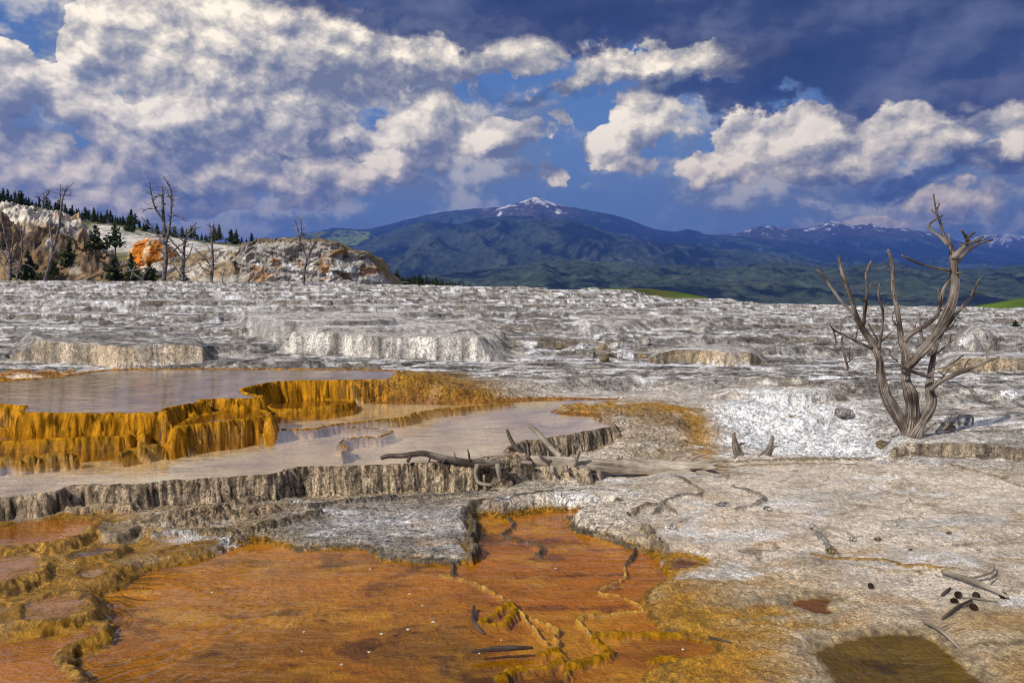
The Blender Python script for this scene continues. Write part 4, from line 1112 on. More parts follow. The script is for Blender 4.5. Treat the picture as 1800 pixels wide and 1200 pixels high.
blockmass('orange_mound', [(184, 474), (194, 442), (203, 425), (218, 416), (238, 413), (256, 417), (270, 428), (280, 446), (290, 472)], 80, 5, 484, 200, 90, 62, omcol,
          'bright orange streaked mineral mound among the dead trees', 'mineral mound', [(0, 0), (.2, .25), (.36, .55), (.52, .82), (.75, 1.0), (1, .9)], .55, .55)

# ------------------------------------------------------------------ wood, trees, plants, stones
def wood_material(name, dark, mid, light, stretch=(5.0, 5.0, 1.0), sc=2.2):
    m, N, out = new_mat(name)
    g = N.new('ShaderNodeAttribute', attribute_name='grain').outputs['Vector']
    tc = N.new('ShaderNodeTexCoord').outputs['Object']
    gv = N.vmath('MULTIPLY', g, stretch)
    n1 = N.noise(gv, sc, 6.0, 0.68, 0.6)
    n2 = N.noise(tc, 3.5, 4.0, 0.6)
    f = N.math('MULTIPLY_ADD', N.math('SUBTRACT', n2, .5), .7, n1)
    c = N.ramp(N.ss(f, .25, .75, 0, 1, 'LINEAR'), [(0.0, dark), (0.38, mid), (0.75, light), (1.0, tuple(min(1, v * 1.25) for v in light))])
    b = N.new('ShaderNodeBump'); b.inputs['Strength'].default_value = .9; b.inputs['Distance'].default_value = .012
    N.l.new(n1, b.inputs['Height'])
    p = N.new('ShaderNodeBsdfPrincipled'); p.inputs['Roughness'].default_value = .85; p.inputs['Specular IOR Level'].default_value = .2
    N.l.new(c, p.inputs['Base Color']); N.l.new(b.outputs[0], p.inputs['Normal']); N.l.new(p.outputs[0], out.inputs[0])
    return m


M_DEAD = wood_material('weathered_wood', (.010, .007, .006), (.070, .052, .040), (.36, .31, .26), (7.0, 7.0, 1.3))
M_DEADGREY = wood_material('grey_dead_wood', (.02, .018, .018), (.075, .065, .06), (.22, .20, .20))
M_LOG = wood_material('bleached_log_wood', (.06, .045, .03), (.27, .22, .165), (.56, .49, .39))
M_BARK = wood_material('pine_bark', (.02, .014, .01), (.07, .045, .03), (.14, .10, .07))
M_DARKSTICK = wood_material('dark_stick_wood', (.02, .016, .012), (.08, .06, .045), (.2, .17, .14))


def tube_np(pts, sides=8, knob=.10, seed=0, cap=True, ridge_amt=.10, sub=4):
    """tapering, slightly twisted limb through (x, y, z, radius) points"""
    P = np.asarray(pts, float)
    n = len(P)
    tpar = np.r_[0, np.cumsum(np.linalg.norm(np.diff(P[:, :3], axis=0), axis=1))]
    if n > 2:
        m = (n - 1) * sub + 1
        s = np.linspace(0, tpar[-1], m)
        # Catmull-Rom through the points
        out = np.empty((m, 4))
        for i_, sv in enumerate(s):
            k = min(max(np.searchsorted(tpar, sv, side='right') - 1, 0), n - 2)
            u = (sv - tpar[k]) / max(tpar[k + 1] - tpar[k], 1e-9)
            p0 = P[max(k - 1, 0)]; p1 = P[k]; p2 = P[k + 1]; p3 = P[min(k + 2, n - 1)]
            out[i_] = .5 * (2 * p1 + (p2 - p0) * u + (2 * p0 - 5 * p1 + 4 * p2 - p3) * u * u + (3 * p1 - p0 - 3 * p2 + p3) * u ** 3)
        P = out
    else:
        m = 4
        P = np.stack([np.interp(np.linspace(0, 1, m), [0, 1], P[:, j]) for j in range(4)], 1)
    P[:, 3] = np.maximum(P[:, 3], .0012)
    T = np.gradient(P[:, :3], axis=0); T /= np.linalg.norm(T, axis=1)[:, None]
    up = np.array((.31, .82, .47)); V_, G = [], []
    ln = np.r_[0, np.cumsum(np.linalg.norm(np.diff(P[:, :3], axis=0), axis=1))]
    th = np.linspace(0, 2 * math.pi, sides, endpoint=False)
    U = np.cross(T[0], up); U /= np.linalg.norm(U)
    for i_ in range(len(P)):
        U = U - T[i_] * np.dot(U, T[i_]); U /= np.linalg.norm(U); B = np.cross(T[i_], U)
        tw = th + ln[i_] * 1.1
        rn = np.array(pnoise(np.cos(th) * 1.7 + seed * 3.1, np.sin(th) * 1.7 + ln[i_] * .9, seed)) + .3 * np.array(pnoise(np.cos(th) * 4.1 + seed, np.sin(th) * 4.1 + ln[i_] * 2.6, seed + 2)); rn = rn - rn.mean()
        r = P[i_, 3] * (.92 + ridge_amt * rn * 1.2 + knob * float(pnoise(ln[i_] * 5 + seed, seed * 1.7, seed + 1)))
        V_.append(P[i_, :3] + r[:, None] * (np.cos(tw)[:, None] * U + np.sin(tw)[:, None] * B))
        G.append(np.stack([np.cos(th) * .5, np.sin(th) * .5, np.full(sides, ln[i_])], 1))
    V_ = np.vstack(V_); G = np.vstack(G)
    k = len(P)
    ii = np.arange(k * sides).reshape(k, sides)
    q = np.stack([ii[:-1], np.roll(ii[:-1], -1, 1), np.roll(ii[1:], -1, 1), ii[1:]], -1).reshape(-1, 4)
    if cap:
        V_ = np.vstack([V_, P[-1, :3] + T[-1] * P[-1, 3] * .5, P[0, :3]]); G = np.vstack([G, [[0, 0, ln[-1]]], [[0, 0, 0]]])
        e = ii[-1]; b0 = ii[0]
        q = np.vstack([q, np.stack([e, np.roll(e, -1), np.full(sides, k * sides), np.full(sides, k * sides)], 1)[:, :4], np.stack([np.roll(b0, -1), b0, np.full(sides, k * sides + 1), np.full(sides, k * sides + 1)], 1)])
    return V_, q, G


def fix_tris(me):
    me.validate(clean_customdata=False)
    return me


def limb_mesh(name, tubes, mat):
    Vs, Qs, Gs = [], [], []; o = 0
    for V_, q, G in tubes:
        Vs.append(V_); Qs.append(q + o); Gs.append(G); o += len(V_)
    V_ = np.vstack(Vs); q = np.vstack(Qs); G = np.vstack(Gs)
    quad = q[:, 2] != q[:, 3]
    me = bpy.data.meshes.new(name)
    faces = [tuple(f) for f in q[quad]] + [tuple(f[:3]) for f in q[~quad]]
    me.from_pydata(V_.tolist(), [], faces)
    me.polygons.foreach_set('use_smooth', np.ones(len(me.polygons), bool))
    a = me.attributes.new('grain', 'FLOAT_VECTOR', 'POINT'); a.data.foreach_set('vector', np.ascontiguousarray(G, dtype=f32).ravel())
    me.materials.append(mat)
    return me


def trace(pts, s, ox, oy, D, D2=None, base=None, rs=1.0):
    """photo trace (zoom x, zoom y, radius) -> limb points; the limb recedes from distance D to D2"""
    n = len(pts); res = []
    for i_, (zx, zy, r) in enumerate(pts):
        d = D + ((D2 if D2 is not None else D) - D) * i_ / max(n - 1, 1)
        x, y, z = WY(ox + zx / s, oy + zy / s, d)
        res.append((x, y, z, r / s / F * d * rs))
    if base is not None:
        b = np.array(base); res = [(p[0] - b[0], p[1] - b[1], p[2] - b[2], p[3]) for p in res]
    return res


def twigs(limb, n, length, seed, r0=.35, spread=1.0, up=.4):
    """short dead side twigs along a limb"""
    rr = random.Random(seed); out = []
    L = np.array(limb)
    for i_ in range(n):
        t_ = rr.uniform(.25, .97) * (len(L) - 1); k = int(t_); u = t_ - k
        k2 = min(k + 1, len(L) - 1)
        p = L[k] * (1 - u) + L[k2] * u
        ang = rr.uniform(0, 2 * math.pi)
        d = np.array((math.cos(ang) * spread, math.sin(ang) * spread, rr.uniform(-.3, .9) * up)); d /= np.linalg.norm(d)
        ln = length * rr.uniform(.35, 1.2)
        r = p[3] * r0
        q1 = p[:3] + d * ln * .5 + np.array((0, 0, rr.uniform(-.05, .1) * ln)); q2 = p[:3] + d * ln + np.array((0, 0, rr.uniform(-.1, .35) * ln))
        out.append([(*p[:3], r), (*q1, r * .6), (*q2, r * .22)])
        if rr.random() < .5:
            e = q1 + np.array((rr.uniform(-.4, .4), rr.uniform(-.4, .4), rr.uniform(-.1, .5))) * ln * .6
            out.append([(*q1, r * .5), (*((q1 + e) / 2 + np.array((0, 0, .03 * ln))), r * .35), (*e, r * .15)])
    return out


# --- the standing dead tree
TD = 9.05
TB = WY(1600, 762, TD)
S3, OX3, OY3 = 2.308, 1200, 300
hero = empty('dead_tree', TB)
tag(hero, 'large silvery dead tree with many bare limbs standing at the right', 'dead tree')
TR = [[(925, 1085, 60), (908, 1050, 36), (868, 985, 34), (825, 910, 31), (805, 830, 27), (797, 760, 25), (772, 705, 22), (735, 650, 17), (705, 590, 14), (682, 510, 12), (655, 440, 11), (640, 385, 10), (632, 343, 7)],
      [(930, 1085, 56), (932, 1045, 38), (936, 980, 37), (925, 900, 35), (905, 850, 29), (905, 800, 27), (900, 740, 24), (888, 690, 18), (880, 620, 14), (870, 560, 13), (855, 490, 12), (852, 420, 12), (845, 360, 11), (833, 320, 7)],
      [(900, 815, 27), (915, 795, 31), (950, 760, 32), (1000, 700, 31), (1050, 630, 29), (1085, 550, 27), (1102, 480, 27), (1100, 420, 28), (1095, 360, 23), (1088, 310, 17), (1062, 270, 13), (1045, 210, 9), (1028, 160, 8), (1018, 95, 6)],
      [(930, 1085, 52), (948, 1048, 33), (985, 990, 31), (1008, 940, 31), (1000, 880, 25), (1004, 840, 20), (1010, 790, 15), (1025, 720, 13), (1050, 660, 12), (1100, 590, 11), (1140, 545, 10), (1170, 510, 8), (1190, 465, 7), (1213, 430, 5)]]
TRd = [(TD, TD + .35), (TD - .05, TD + .1), (TD - .05, TD - .45), (TD - .1, TD + .25)]
trunk_pts = []
for i_, (tp, (d1, d2)) in enumerate(zip(TR, TRd)):
    lp = trace(tp, S3, OX3, OY3, d1, d2, TB, .67 if i_ != 2 else .60); trunk_pts.append(lp)
    o = add('trunk', limb_mesh('trunk', [tube_np(lp, 22, .20, 3 + i_, True, .34, 7)], M_DEAD), hero)
    for t_ in twigs(lp[4:], 9, .15, 350 + i_, .22): add('twig', limb_mesh('twig', [tube_np(t_, 5, .1, 450 + i_, True)], M_DEAD), o)
BR = [([(735, 640, 13), (690, 580, 11), (640, 525, 10), (600, 470, 10), (565, 420, 9), (545, 403, 7)], .2, .5), ([(765, 720, 12), (700, 690, 9), (650, 665, 7), (612, 645, 5), (595, 620, 3)], .15, -.2),
      ([(735, 625, 12), (742, 540, 11), (748, 480, 9), (745, 420, 9), (765, 366, 6)], .2, .0), ([(797, 720, 12), (808, 640, 9), (812, 570, 8), (795, 510, 8), (798, 460, 5)], .1, -.3),
      ([(797, 700, 8), (770, 650, 6), (750, 615, 4)], .1, -.1), ([(800, 700, 7), (830, 670, 6), (852, 652, 4)], .1, -.25), ([(640, 650, 5), (655, 600, 5), (690, 590, 3)], .0, .1),
      ([(652, 662, 7), (645, 700, 8), (660, 760, 8), (672, 805, 6)], -.1, -.1), ([(672, 775, 5), (710, 740, 4)], -.1, -.2), ([(676, 765, 5), (678, 715, 4)], -.1, -.05),
      ([(1075, 300, 11), (1045, 268, 9), (1012, 245, 9), (1000, 222, 8), (1022, 200, 6), (1053, 183, 5)], -.42, -.3), ([(1095, 355, 17), (1130, 320, 15), (1155, 295, 12), (1150, 270, 9), (1130, 240, 6)], -.32, -.6),
      ([(1152, 297, 11), (1190, 285, 9), (1222, 268, 5)], -.5, -.5), ([(1150, 282, 7), (1168, 262, 6), (1186, 252, 5)], -.55, -.7), ([(1100, 385, 14), (1150, 330, 12), (1200, 298, 9), (1260, 280, 5)], -.3, .0),
      ([(1085, 405, 10), (1030, 395, 9), (970, 380, 8), (920, 360, 7), (890, 342, 5)], -.3, -.6), ([(1092, 425, 14), (1060, 475, 12), (1045, 540, 12), (1030, 590, 14), (980, 630, 16), (920, 665, 18), (892, 705, 20)], -.25, .05),
      ([(1108, 415, 8), (1138, 413, 5)], -.3, -.35), ([(1005, 890, 21), (1050, 850, 16), (1110, 825, 14), (1180, 795, 12), (1240, 770, 10), (1285, 755, 6)], -.1, -.5), ([(1235, 773, 8), (1240, 730, 7), (1265, 690, 5)], -.42, -.3),
      ([(1003, 838, 14), (950, 820, 12), (905, 803, 12), (872, 782, 7)], -.1, -.25), ([(1015, 808, 7), (1080, 790, 5), (1140, 745, 3)], -.05, .2), ([(1032, 740, 7), (1080, 700, 5), (1088, 665, 4)], .0, -.2),
      ([(975, 700, 9), (965, 640, 8), (985, 615, 5)], -.1, .1), ([(967, 632, 6), (955, 590, 5), (962, 575, 3)], -.05, .0), ([(1040, 205, 5), (1028, 178, 4), (1010, 158, 3)], -.42, -.45), ([(1030, 160, 5), (1042, 130, 3)], -.42, -.4),
      ([(1085, 300, 7), (1080, 255, 4)], -.4, -.45), ([(758, 480, 7), (768, 455, 5)], .1, .1), ([(740, 530, 7), (712, 518, 4)], .1, .0), ([(808, 560, 5), (840, 532, 3)], -.1, -.2), ([(1100, 590, 6), (1130, 600, 4)], .1, .0),
      ([(1040, 545, 6), (1035, 465, 4)], -.2, -.3), ([(1060, 830, 6), (1035, 812, 4)], -.2, -.3), ([(1175, 512, 4), (1168, 525, 3)], .2, .2), ([(855, 890, 7), (850, 905, 4)], -.05, -.1), ([(665, 480, 7), (650, 440, 5), (640, 425, 3)], .3, .2), ([(612, 648, 5), (622, 690, 4), (615, 720, 3)], -.1, -.2), ([(700, 690, 6), (708, 650, 4), (705, 630, 3)], .1, .0), ([(880, 640, 7), (850, 600, 5), (862, 560, 3)], .1, .2), ([(1050, 845, 6), (1085, 800, 4), (1125, 780, 3)], -.2, .0), ([(1140, 815, 6), (1150, 780, 4), (1170, 760, 3)], -.3, -.2), ([(1050, 655, 6), (1085, 640, 4), (1110, 600, 2)], .0, .2), ([(1175, 508, 5), (1200, 490, 3)], .2, .1), ([(870, 770, 8), (845, 750, 5), (835, 720, 3)], -.1, -.2), ([(900, 690, 8), (935, 650, 5), (950, 610, 3)], .0, .2)]
for i_, (bp, a, b) in enumerate(BR):
    lp = trace(bp, S3, OX3, OY3, TD + a, TD + b, TB, .66)
    o = add('branch', limb_mesh('branch', [tube_np(lp, 9, .16, 40 + i_, True, .18)], M_DEAD), hero)
    for t_ in twigs(lp, 2 if len(lp) < 4 else 4, .16, 400 + i_, .45)[:4]: add('twig', limb_mesh('twig', [tube_np(t_, 5, .1, 500 + i_, True)], M_DEAD), o)

# --- the fallen log
S5, OX5, OY5 = 2.571, 600, 640
LD = 8.15
LB = WY(1120, 832, LD)
log = empty('fallen_log', LB)
tag(log, 'bleached fallen tree trunk lying before the middle pool wall', 'log')
lp = trace([(850, 432, 20), (930, 440, 27), (1000, 446, 32), (1150, 457, 36), (1300, 463, 36), (1420, 466, 36), (1540, 470, 35), (1640, 472, 33)], S5, OX5, OY5, LD - .1, LD, LB)
add('trunk', limb_mesh('trunk', [tube_np(lp, 20, .06, 71, True, .12)], M_LOG), log)
roots = []
rr = random.Random(5)
for k in range(16):
    a = k / 16 * 2 * math.pi
    p0 = trace([(1600 + rr.uniform(-30, 30), 472 + 18 * math.sin(a), 13)], S5, OX5, OY5, LD + .1 * math.cos(a), None, LB)[0]
    p1 = trace([(1665 + rr.uniform(-15, 25), 474 + 34 * math.sin(a) + rr.uniform(-8, 8), 8)], S5, OX5, OY5, LD + .22 * math.cos(a), None, LB)[0]
    p2 = trace([(1715 + rr.uniform(-25, 40), 478 + 40 * math.sin(a) + rr.uniform(-15, 10), 3)], S5, OX5, OY5, LD + .32 * math.cos(a), None, LB)[0]
    add('root', limb_mesh('root', [tube_np([p0, p1, p2], 7, .2, 600 + k, True, .2)], M_LOG), log)
for i_, (bp, a, b) in enumerate([([(178, 425, 8), (192, 418, 10), (215, 413, 10), (290, 412, 13), (370, 404, 15), (450, 424, 17), (540, 440, 17), (620, 446, 17), (720, 448, 14)], -.66, -.58), ([(858, 432, 17), (800, 390, 13), (765, 340, 11), (748, 296, 7)], -.1, .05),
                               ([(992, 420, 14), (940, 370, 13), (890, 310, 12), (843, 274, 9)], .0, .1), ([(1052, 458, 9), (1065, 420, 10), (1076, 384, 6)], -.15, -.25), ([(884, 425, 8), (858, 384, 6)], -.05, -.1), ([(1165, 480, 13), (1168, 520, 10), (1188, 545, 7)], -.15, -.25),
                               ([(580, 440, 6), (575, 400, 4), (568, 384, 2)], -.62, -.66), ([(520, 432, 4), (508, 395, 2)], -.62, -.62), ([(400, 425, 5), (395, 445, 4)], -.64, -.68), ([(705, 452, 12), (712, 490, 12), (720, 530, 9)], -.6, -.66), ([(615, 452, 12), (605, 490, 10), (622, 535, 9), (680, 545, 7)], -.62, -.7),
                               ([(310, 418, 8), (300, 440, 8)], -.65, -.68), ([(950, 462, 10), (955, 490, 9)], -.2, -.28), ([(930, 440, 8), (900, 415, 7), (880, 370, 4)], -.15, -.3), ([(760, 447, 9), (800, 440, 9), (860, 446, 9)], -.32, -.3), ([(650, 445, 7), (690, 425, 6), (740, 415, 3)], -.6, -.5), ([(1240, 440, 7), (1255, 415, 5)], -.05, -.1), ([(1380, 445, 6), (1400, 425, 4)], .0, .05), ([(1480, 440, 7), (1520, 415, 5), (1560, 410, 3)], .0, .1), ([(1560, 450, 7), (1600, 420, 5), (1660, 405, 3)], .1, .2), ([(1610, 490, 7), (1680, 500, 5), (1745, 512, 3)], -.2, -.35), ([(470, 430, 5), (455, 455, 4), (470, 475, 3)], -.64, -.7), ([(1015, 462, 10), (1018, 482, 8)], -.2, -.3)]):
    lp = trace(bp, S5, OX5, OY5, LD + a, LD + b, LB)
    add('branch', limb_mesh('branch', [tube_np(lp, 9, .15, 80 + i_, True, .2)], M_DARKSTICK if i_ == 1 else (M_DEAD if min(p[0] for p in bp) < 600 else M_LOG)), log)


def stick(name, limbs, mat, label, cat, base, sides=7):
    """limbs: world (x,y,z,r) lists; first is the main piece, the rest are its side branches"""
    b = np.array(base)
    loc = [[(p[0] - b[0], p[1] - b[1], p[2] - b[2], p[3]) for p in l] for l in limbs]
    o = add(name, limb_mesh(name, [tube_np(loc[0], sides, .15, len(limbs[0]), True, .2)], mat), None, base)
    for l in loc[1:]: add('branch', limb_mesh('branch', [tube_np(l, 5, .15, 9, True, .2)], mat), o)
    return tag(o, label, cat)


def gz(x, y):
    """height of the finished sheet at a ground place"""
    r = math.hypot(x, y); a = math.atan2(x, y)
    i_ = min(max(int(np.searchsorted(r_rows, r)), 1), NR - 1); j_ = min(max(int(np.searchsorted(az, a)), 1), NA - 1)
    return float(Z.reshape(NR, NA)[i_, j_])


def onground(x, y, lift=0.0):
    """ground place seen at photo (x, y)"""
    zz = .1
    for _ in range(12):
        p = W(x, y, zz); zz = .5 * zz + .5 * gz(p[0], p[1])
    return np.array((p[0], p[1], gz(p[0], p[1]) + lift))


def pxlimb(pts, lift=.0):
    """limb lying on the ground through photo points (x, y, radius px, extra height m)"""
    res = []
    for (x, y, r, h) in pts:
        p = onground(x, y, h + lift); res.append((*p, r / F * p[1]))
    return res


# small stumps, sticks and the heap of branches
for pts, lb in (([(1299, 803), (1294, 785), (1289, 762)], 'forked grey stump stub beside the log roots'), ([(1340, 804), (1352, 790), (1358, 766)], 'curved grey root stub between the log and the dead tree')):
    b = onground(pts[0][0], pts[0][1] - 3, -.02); d = b[1]; sc_ = d / F
    main = [(b[0] + (p[0] - pts[0][0]) * sc_, d, b[2] + (pts[0][1] - p[1]) * sc_, r * sc_) for p, r in zip(pts, (9, 7, 2.5))]
    side = [main[1][:3] + (5 * sc_,), (main[1][0] + 7 * sc_, d - .03, main[1][2] + 6 * sc_, 3 * sc_), (main[1][0] + 13 * sc_, d - .05, main[1][2] + 8 * sc_, 1.2 * sc_)]
    side2 = [main[0][:3] + (6 * sc_,), (main[0][0] - 10 * sc_, d - .08, main[0][2] + 4 * sc_, 4 * sc_), (main[0][0] - 16 * sc_, d - .16, main[0][2] - 1 * sc_, 2 * sc_)]
    stick('tree_stump', [main, side, side2], M_DEAD, lb, 'stump', tuple(b), 9)
stick('driftwood_stick', [pxlimb([(833, 1074, 3.0, .03), (831, 1088, 3.6, .02), (838, 1102, 3.4, .015), (850, 1116, 2, .01)])], M_DARKSTICK, 'short dark stick lying in the orange pool', 'stick', tuple(onground(836, 1095)))
stick('driftwood_stick', [pxlimb([(830, 1168, 2.5, .07), (870, 1164, 4.5, .072), (905, 1162, 4.5, .072), (936, 1161, 2.5, .07)])], M_DARKSTICK, 'dark waterlogged stick near the bottom of the orange pool', 'stick', tuple(onground(880, 1164)))
stick('driftwood_stick', [pxlimb([(1246, 1122, 2.2, .01), (1262, 1126, 2.6, .012), (1284, 1131, 1.8, .01)])], M_DARKSTICK, 'little dark twig on the orange crust left of the olive pond', 'stick', tuple(onground(1262, 1126)))
stick('driftwood_stick', [pxlimb([(1623, 1100, 3, .03), (1645, 1114, 3.2, .035), (1664, 1126, 3, .03), (1690, 1142, 2, .0)]), pxlimb([(1650, 1115, 2, .03), (1667, 1108, 1.2, .03)])], M_LOG, 'pale stick leaning into the olive pond', 'stick', tuple(onground(1645, 1114)))
stick('fallen_branch', [pxlimb([(1656, 1012, 3, .03), (1690, 1025, 4.5, .04), (1730, 1040, 5, .04), (1772, 1056, 3, .02)]), pxlimb([(1700, 1028, 2.5, .04), (1725, 1026, 2.5, .05), (1745, 1018, 2, .05), (1748, 1006, 1.2, .06)]), pxlimb([(1738, 1030, 1.6, .04), (1750, 1022, 1.2, .05)])],
      M_LOG, 'weathered branch lying on the sandy crust at lower right', 'branch', tuple(onground(1715, 1035)))
stick('fallen_branch', [pxlimb([(1657, 1090, 2.2, .01), (1680, 1074, 2.8, .02), (1708, 1060, 2.2, .02)])], M_DARKSTICK, 'thin dark twig in front of the weathered branch', 'branch', tuple(onground(1680, 1074)))
stick('fallen_branch', [pxlimb([(1656, 1048, 2.5, .01), (1668, 1038, 2.6, .01), (1671, 1035, 1.2, .01)])], M_DARKSTICK, 'stubby dark twig left of the pine cones', 'branch', tuple(onground(1664, 1042)))
stick('fallen_branch', [pxlimb([(1690, 1052, 1.5, .01), (1720, 1056, 2, .015), (1755, 1060, 1.2, .01)])], M_LOG, 'thin pale twig under the weathered branch', 'branch', tuple(onground(1720, 1056)))

# pine cones: scales set in rings on a core
M_CONE = wood_material('pine_cone', (.01, .007, .005), (.04, .025, .016), (.10, .06, .035))


def cone_mesh(seed):
    rr = random.Random(seed); vs, fs = [], []
    def blade(c, d, n, w, l):
        s_ = np.cross(d, n); i0 = len(vs)
        vs.extend([tuple(c - s_ * w), tuple(c + s_ * w), tuple(c + d * l + s_ * w * .6 + n * .2 * l), tuple(c + d * l - s_ * w * .6 + n * .2 * l)]); fs.append((i0, i0 + 1, i0 + 2, i0 + 3))
    for k in range(9):
        t_ = k / 8; R_ = .014 + .018 * math.sin(math.pi * min(1, t_ * .8 + .15)); m_ = 9
        for j_ in range(m_):
            a = 2 * math.pi * (j_ + .5 * (k % 2)) / m_
            d = np.array((math.cos(a), math.sin(a), .25)); blade(np.array((math.cos(a) * R_ * .4, math.sin(a) * R_ * .4, .062 * t_)), d / np.linalg.norm(d), np.array((0, 0, 1.)), .008, R_ * .75)
    me = bpy.data.meshes.new('pine_cone'); me.from_pydata(vs, [], fs); me.materials.append(M_CONE)
    return me


cm = cone_mesh(1)
for i_, (x, y, lb) in enumerate([(1681, 1048, 'pine cone just left under the weathered branch'), (1670, 1059, 'lowest left pine cone beside the dark twigs'), (1714, 1053, 'pine cone touching the middle of the weathered branch'), (1717, 1073, 'pine cone in front of the thin dark twig'), (1770, 1050, 'pine cone at the right tip of the weathered branch'), (1531, 1031, 'lone pine cone on the crust above the small puddle')]):
    p = onground(x, y, .012)
    o = add('pine_cone', cm, None, tuple(p)); o.rotation_euler = (1.3, .3 * i_, 1.1 * i_); s_ = .62 if i_ < 5 else .5; o.scale = (s_, s_, s_)
    tag(o, lb, 'pine cone', 'pine cones on the crust')


# stones and broken blocks
def stone_mesh(name, seed, sx, sy, sz, sub=3, blocky=.5):
    import bmesh
    bm = bmesh.new(); bmesh.ops.create_icosphere(bm, subdivisions=sub, radius=1.0)
    co = np.array([v.co[:] for v in bm.verts])
    rr = np.random.default_rng(seed)
    # cut by random planes for facets
    for _ in range(9):
        n_ = rr.normal(size=3); n_ /= np.linalg.norm(n_); h_ = rr.uniform(.55, .85) if blocky > .3 else rr.uniform(.75, .95)
        d_ = co @ n_; co -= np.clip(d_ - h_, 0, None)[:, None] * n_
    co *= (1 + .30 * fbm(co[:, 0] * 1.6 + seed, co[:, 1] * 1.6 + co[:, 2] * 1.3, 4, seed, .6))[:, None]
    co *= (sx, sy, sz)
    for v, c_ in zip(bm.verts, co): v.co = c_
    me = bpy.data.meshes.new(name); bm.to_mesh(me); bm.free()
    a = me.attributes.new('Col', 'FLOAT_COLOR', 'POINT')
    base = [PALE * .9, WHITE * .9, GREY * 1.3, TAN * .8, TAN * .5][seed % 5]
    c = np.ones((len(co), 4), f32); c[:, :3] = base * (1 + .3 * fbm(co[:, 0] * 4 / sx, co[:, 2] * 4 / sz, 3, seed + 3))[:, None]; c[:, 3] = 0
    a.data.foreach_set('color', np.clip(c, 0, 1).ravel())
    me.materials.append(M_ROCK)
    return me


BL = [(1000, 614, 14, 9), (1022, 608, 16, 8), (1040, 622, 12, 9), (1060, 612, 17, 11), (1064, 630, 11, 9), (1085, 606, 16, 9), (1098, 622, 20, 13), (1118, 610, 15, 10), (1128, 626, 10, 8), (985, 606, 10, 6), (1135, 600, 12, 8), (1050, 600, 12, 6)]
NAMES = ['leftmost', 'flat', 'small front', 'wide', 'lower middle', 'upper middle', 'biggest grey', 'right tilted', 'low right', 'far left', 'top right', 'upper left']
for i_, (x, y, wx, hy) in enumerate(BL):
    p = onground(x, y + hy * .6)
    s_ = p[1] / F
    o = add('broken_block', stone_mesh('broken_block', 900 + i_ * (1 if i_ != 6 else 1), wx * s_, wx * s_ * .8, hy * s_), None, (p[0], p[1], p[2] + hy * s_ * .35))
    o.rotation_euler = (random.uniform(-.3, .3), random.uniform(-.4, .4), random.uniform(0, 3))
    tag(o, NAMES[i_] + ' block in the heap of broken travertine slabs', 'rock', 'heap of broken travertine blocks')
RK = [(1692, 738, 26, 14, 902, 'dark weathered rock close behind the dead tree'), (1668, 752, 16, 9, 903, 'brown rock lump at the right foot of the dead tree'), (1560, 782, 22, 12, 904, 'grey brown slab rock left of the dead tree foot'), (1640, 772, 16, 9, 903, 'rounded brown lump right below the dead tree'),
      (1390, 742, 10, 6, 903, 'small brown rock in the white rubble'), (1480, 728, 20, 12, 902, 'grey tilted rock above the white rubble'), (1595, 700, 16, 9, 902, 'grey rock behind the dead tree trunks'),
      (1462, 968, 11, 8, 904, 'dark grey stone standing on the right flat'), (1580, 925, 7, 4, 902, 'small grey stone below the crooked crust line'), (1668, 936, 6, 3, 904, 'small dark stone on the sandy flat at right'), (1543, 947, 6, 4, 904, 'little dark stone beside the orange crust'), (1720, 968, 5, 3, 903, 'tiny brown stone on the far right of the flat'),
      (1430, 925, 9, 5, 900, 'pale stone on the crust near the centre of the right flat'), (1600, 965, 5, 3, 904, 'tiny dark stone on the right flat'), (1500, 945, 8, 4, 900, 'pale flat stone among small pebbles on the right flat'), (1350, 893, 9, 5, 902, 'grey stone at the end of the dark crust line'), (522, 881, 7, 3, 901, 'little white stone at the foot of the middle pool wall'),
      (1270, 885, 13, 6, 902, 'grey lump on the pinkish crust'), (1180, 925, 14, 7, 900, 'pale lump by the stepped crust edge')]
for (x, y, wx, hy, sd, lb) in RK:
    p = onground(x, y + hy * .5); s_ = p[1] / F
    o = add('stone', stone_mesh('stone', sd + int(x) // 5 * 5, wx * s_, wx * s_ * .8, hy * s_), None, (p[0], p[1], p[2] + hy * s_ * .3)); o.rotation_euler = (0, 0, x % 7)
    tag(o, lb, 'stone')

# --- live conifers
M_NEEDLE, N, out = new_mat('pine_needles')
oi = N.new('ShaderNodeObjectInfo').outputs['Random']
tc = N.new('ShaderNodeTexCoord').outputs['Object']
cc = N.ramp(N.noise(tc, 2.2, 3.0, .6), [(0.3, (.010, .022, .006)), (0.55, (.030, .052, .010)), (0.75, (.085, .105, .018))])
cc = N.mix(N.math('MULTIPLY', oi, .5), cc, N.mix(1.0, cc, (1.9, 1.2, .55), 'MULTIPLY'))
p_ = N.new('ShaderNodeBsdfPrincipled'); p_.inputs['Roughness'].default_value = .7; p_.inputs['Specular IOR Level'].default_value = .25
N.l.new(cc, p_.inputs['Base Color']); N.l.new(p_.outputs[0], out.inputs[0])
_, N, out = M_NEEDLE, None, None


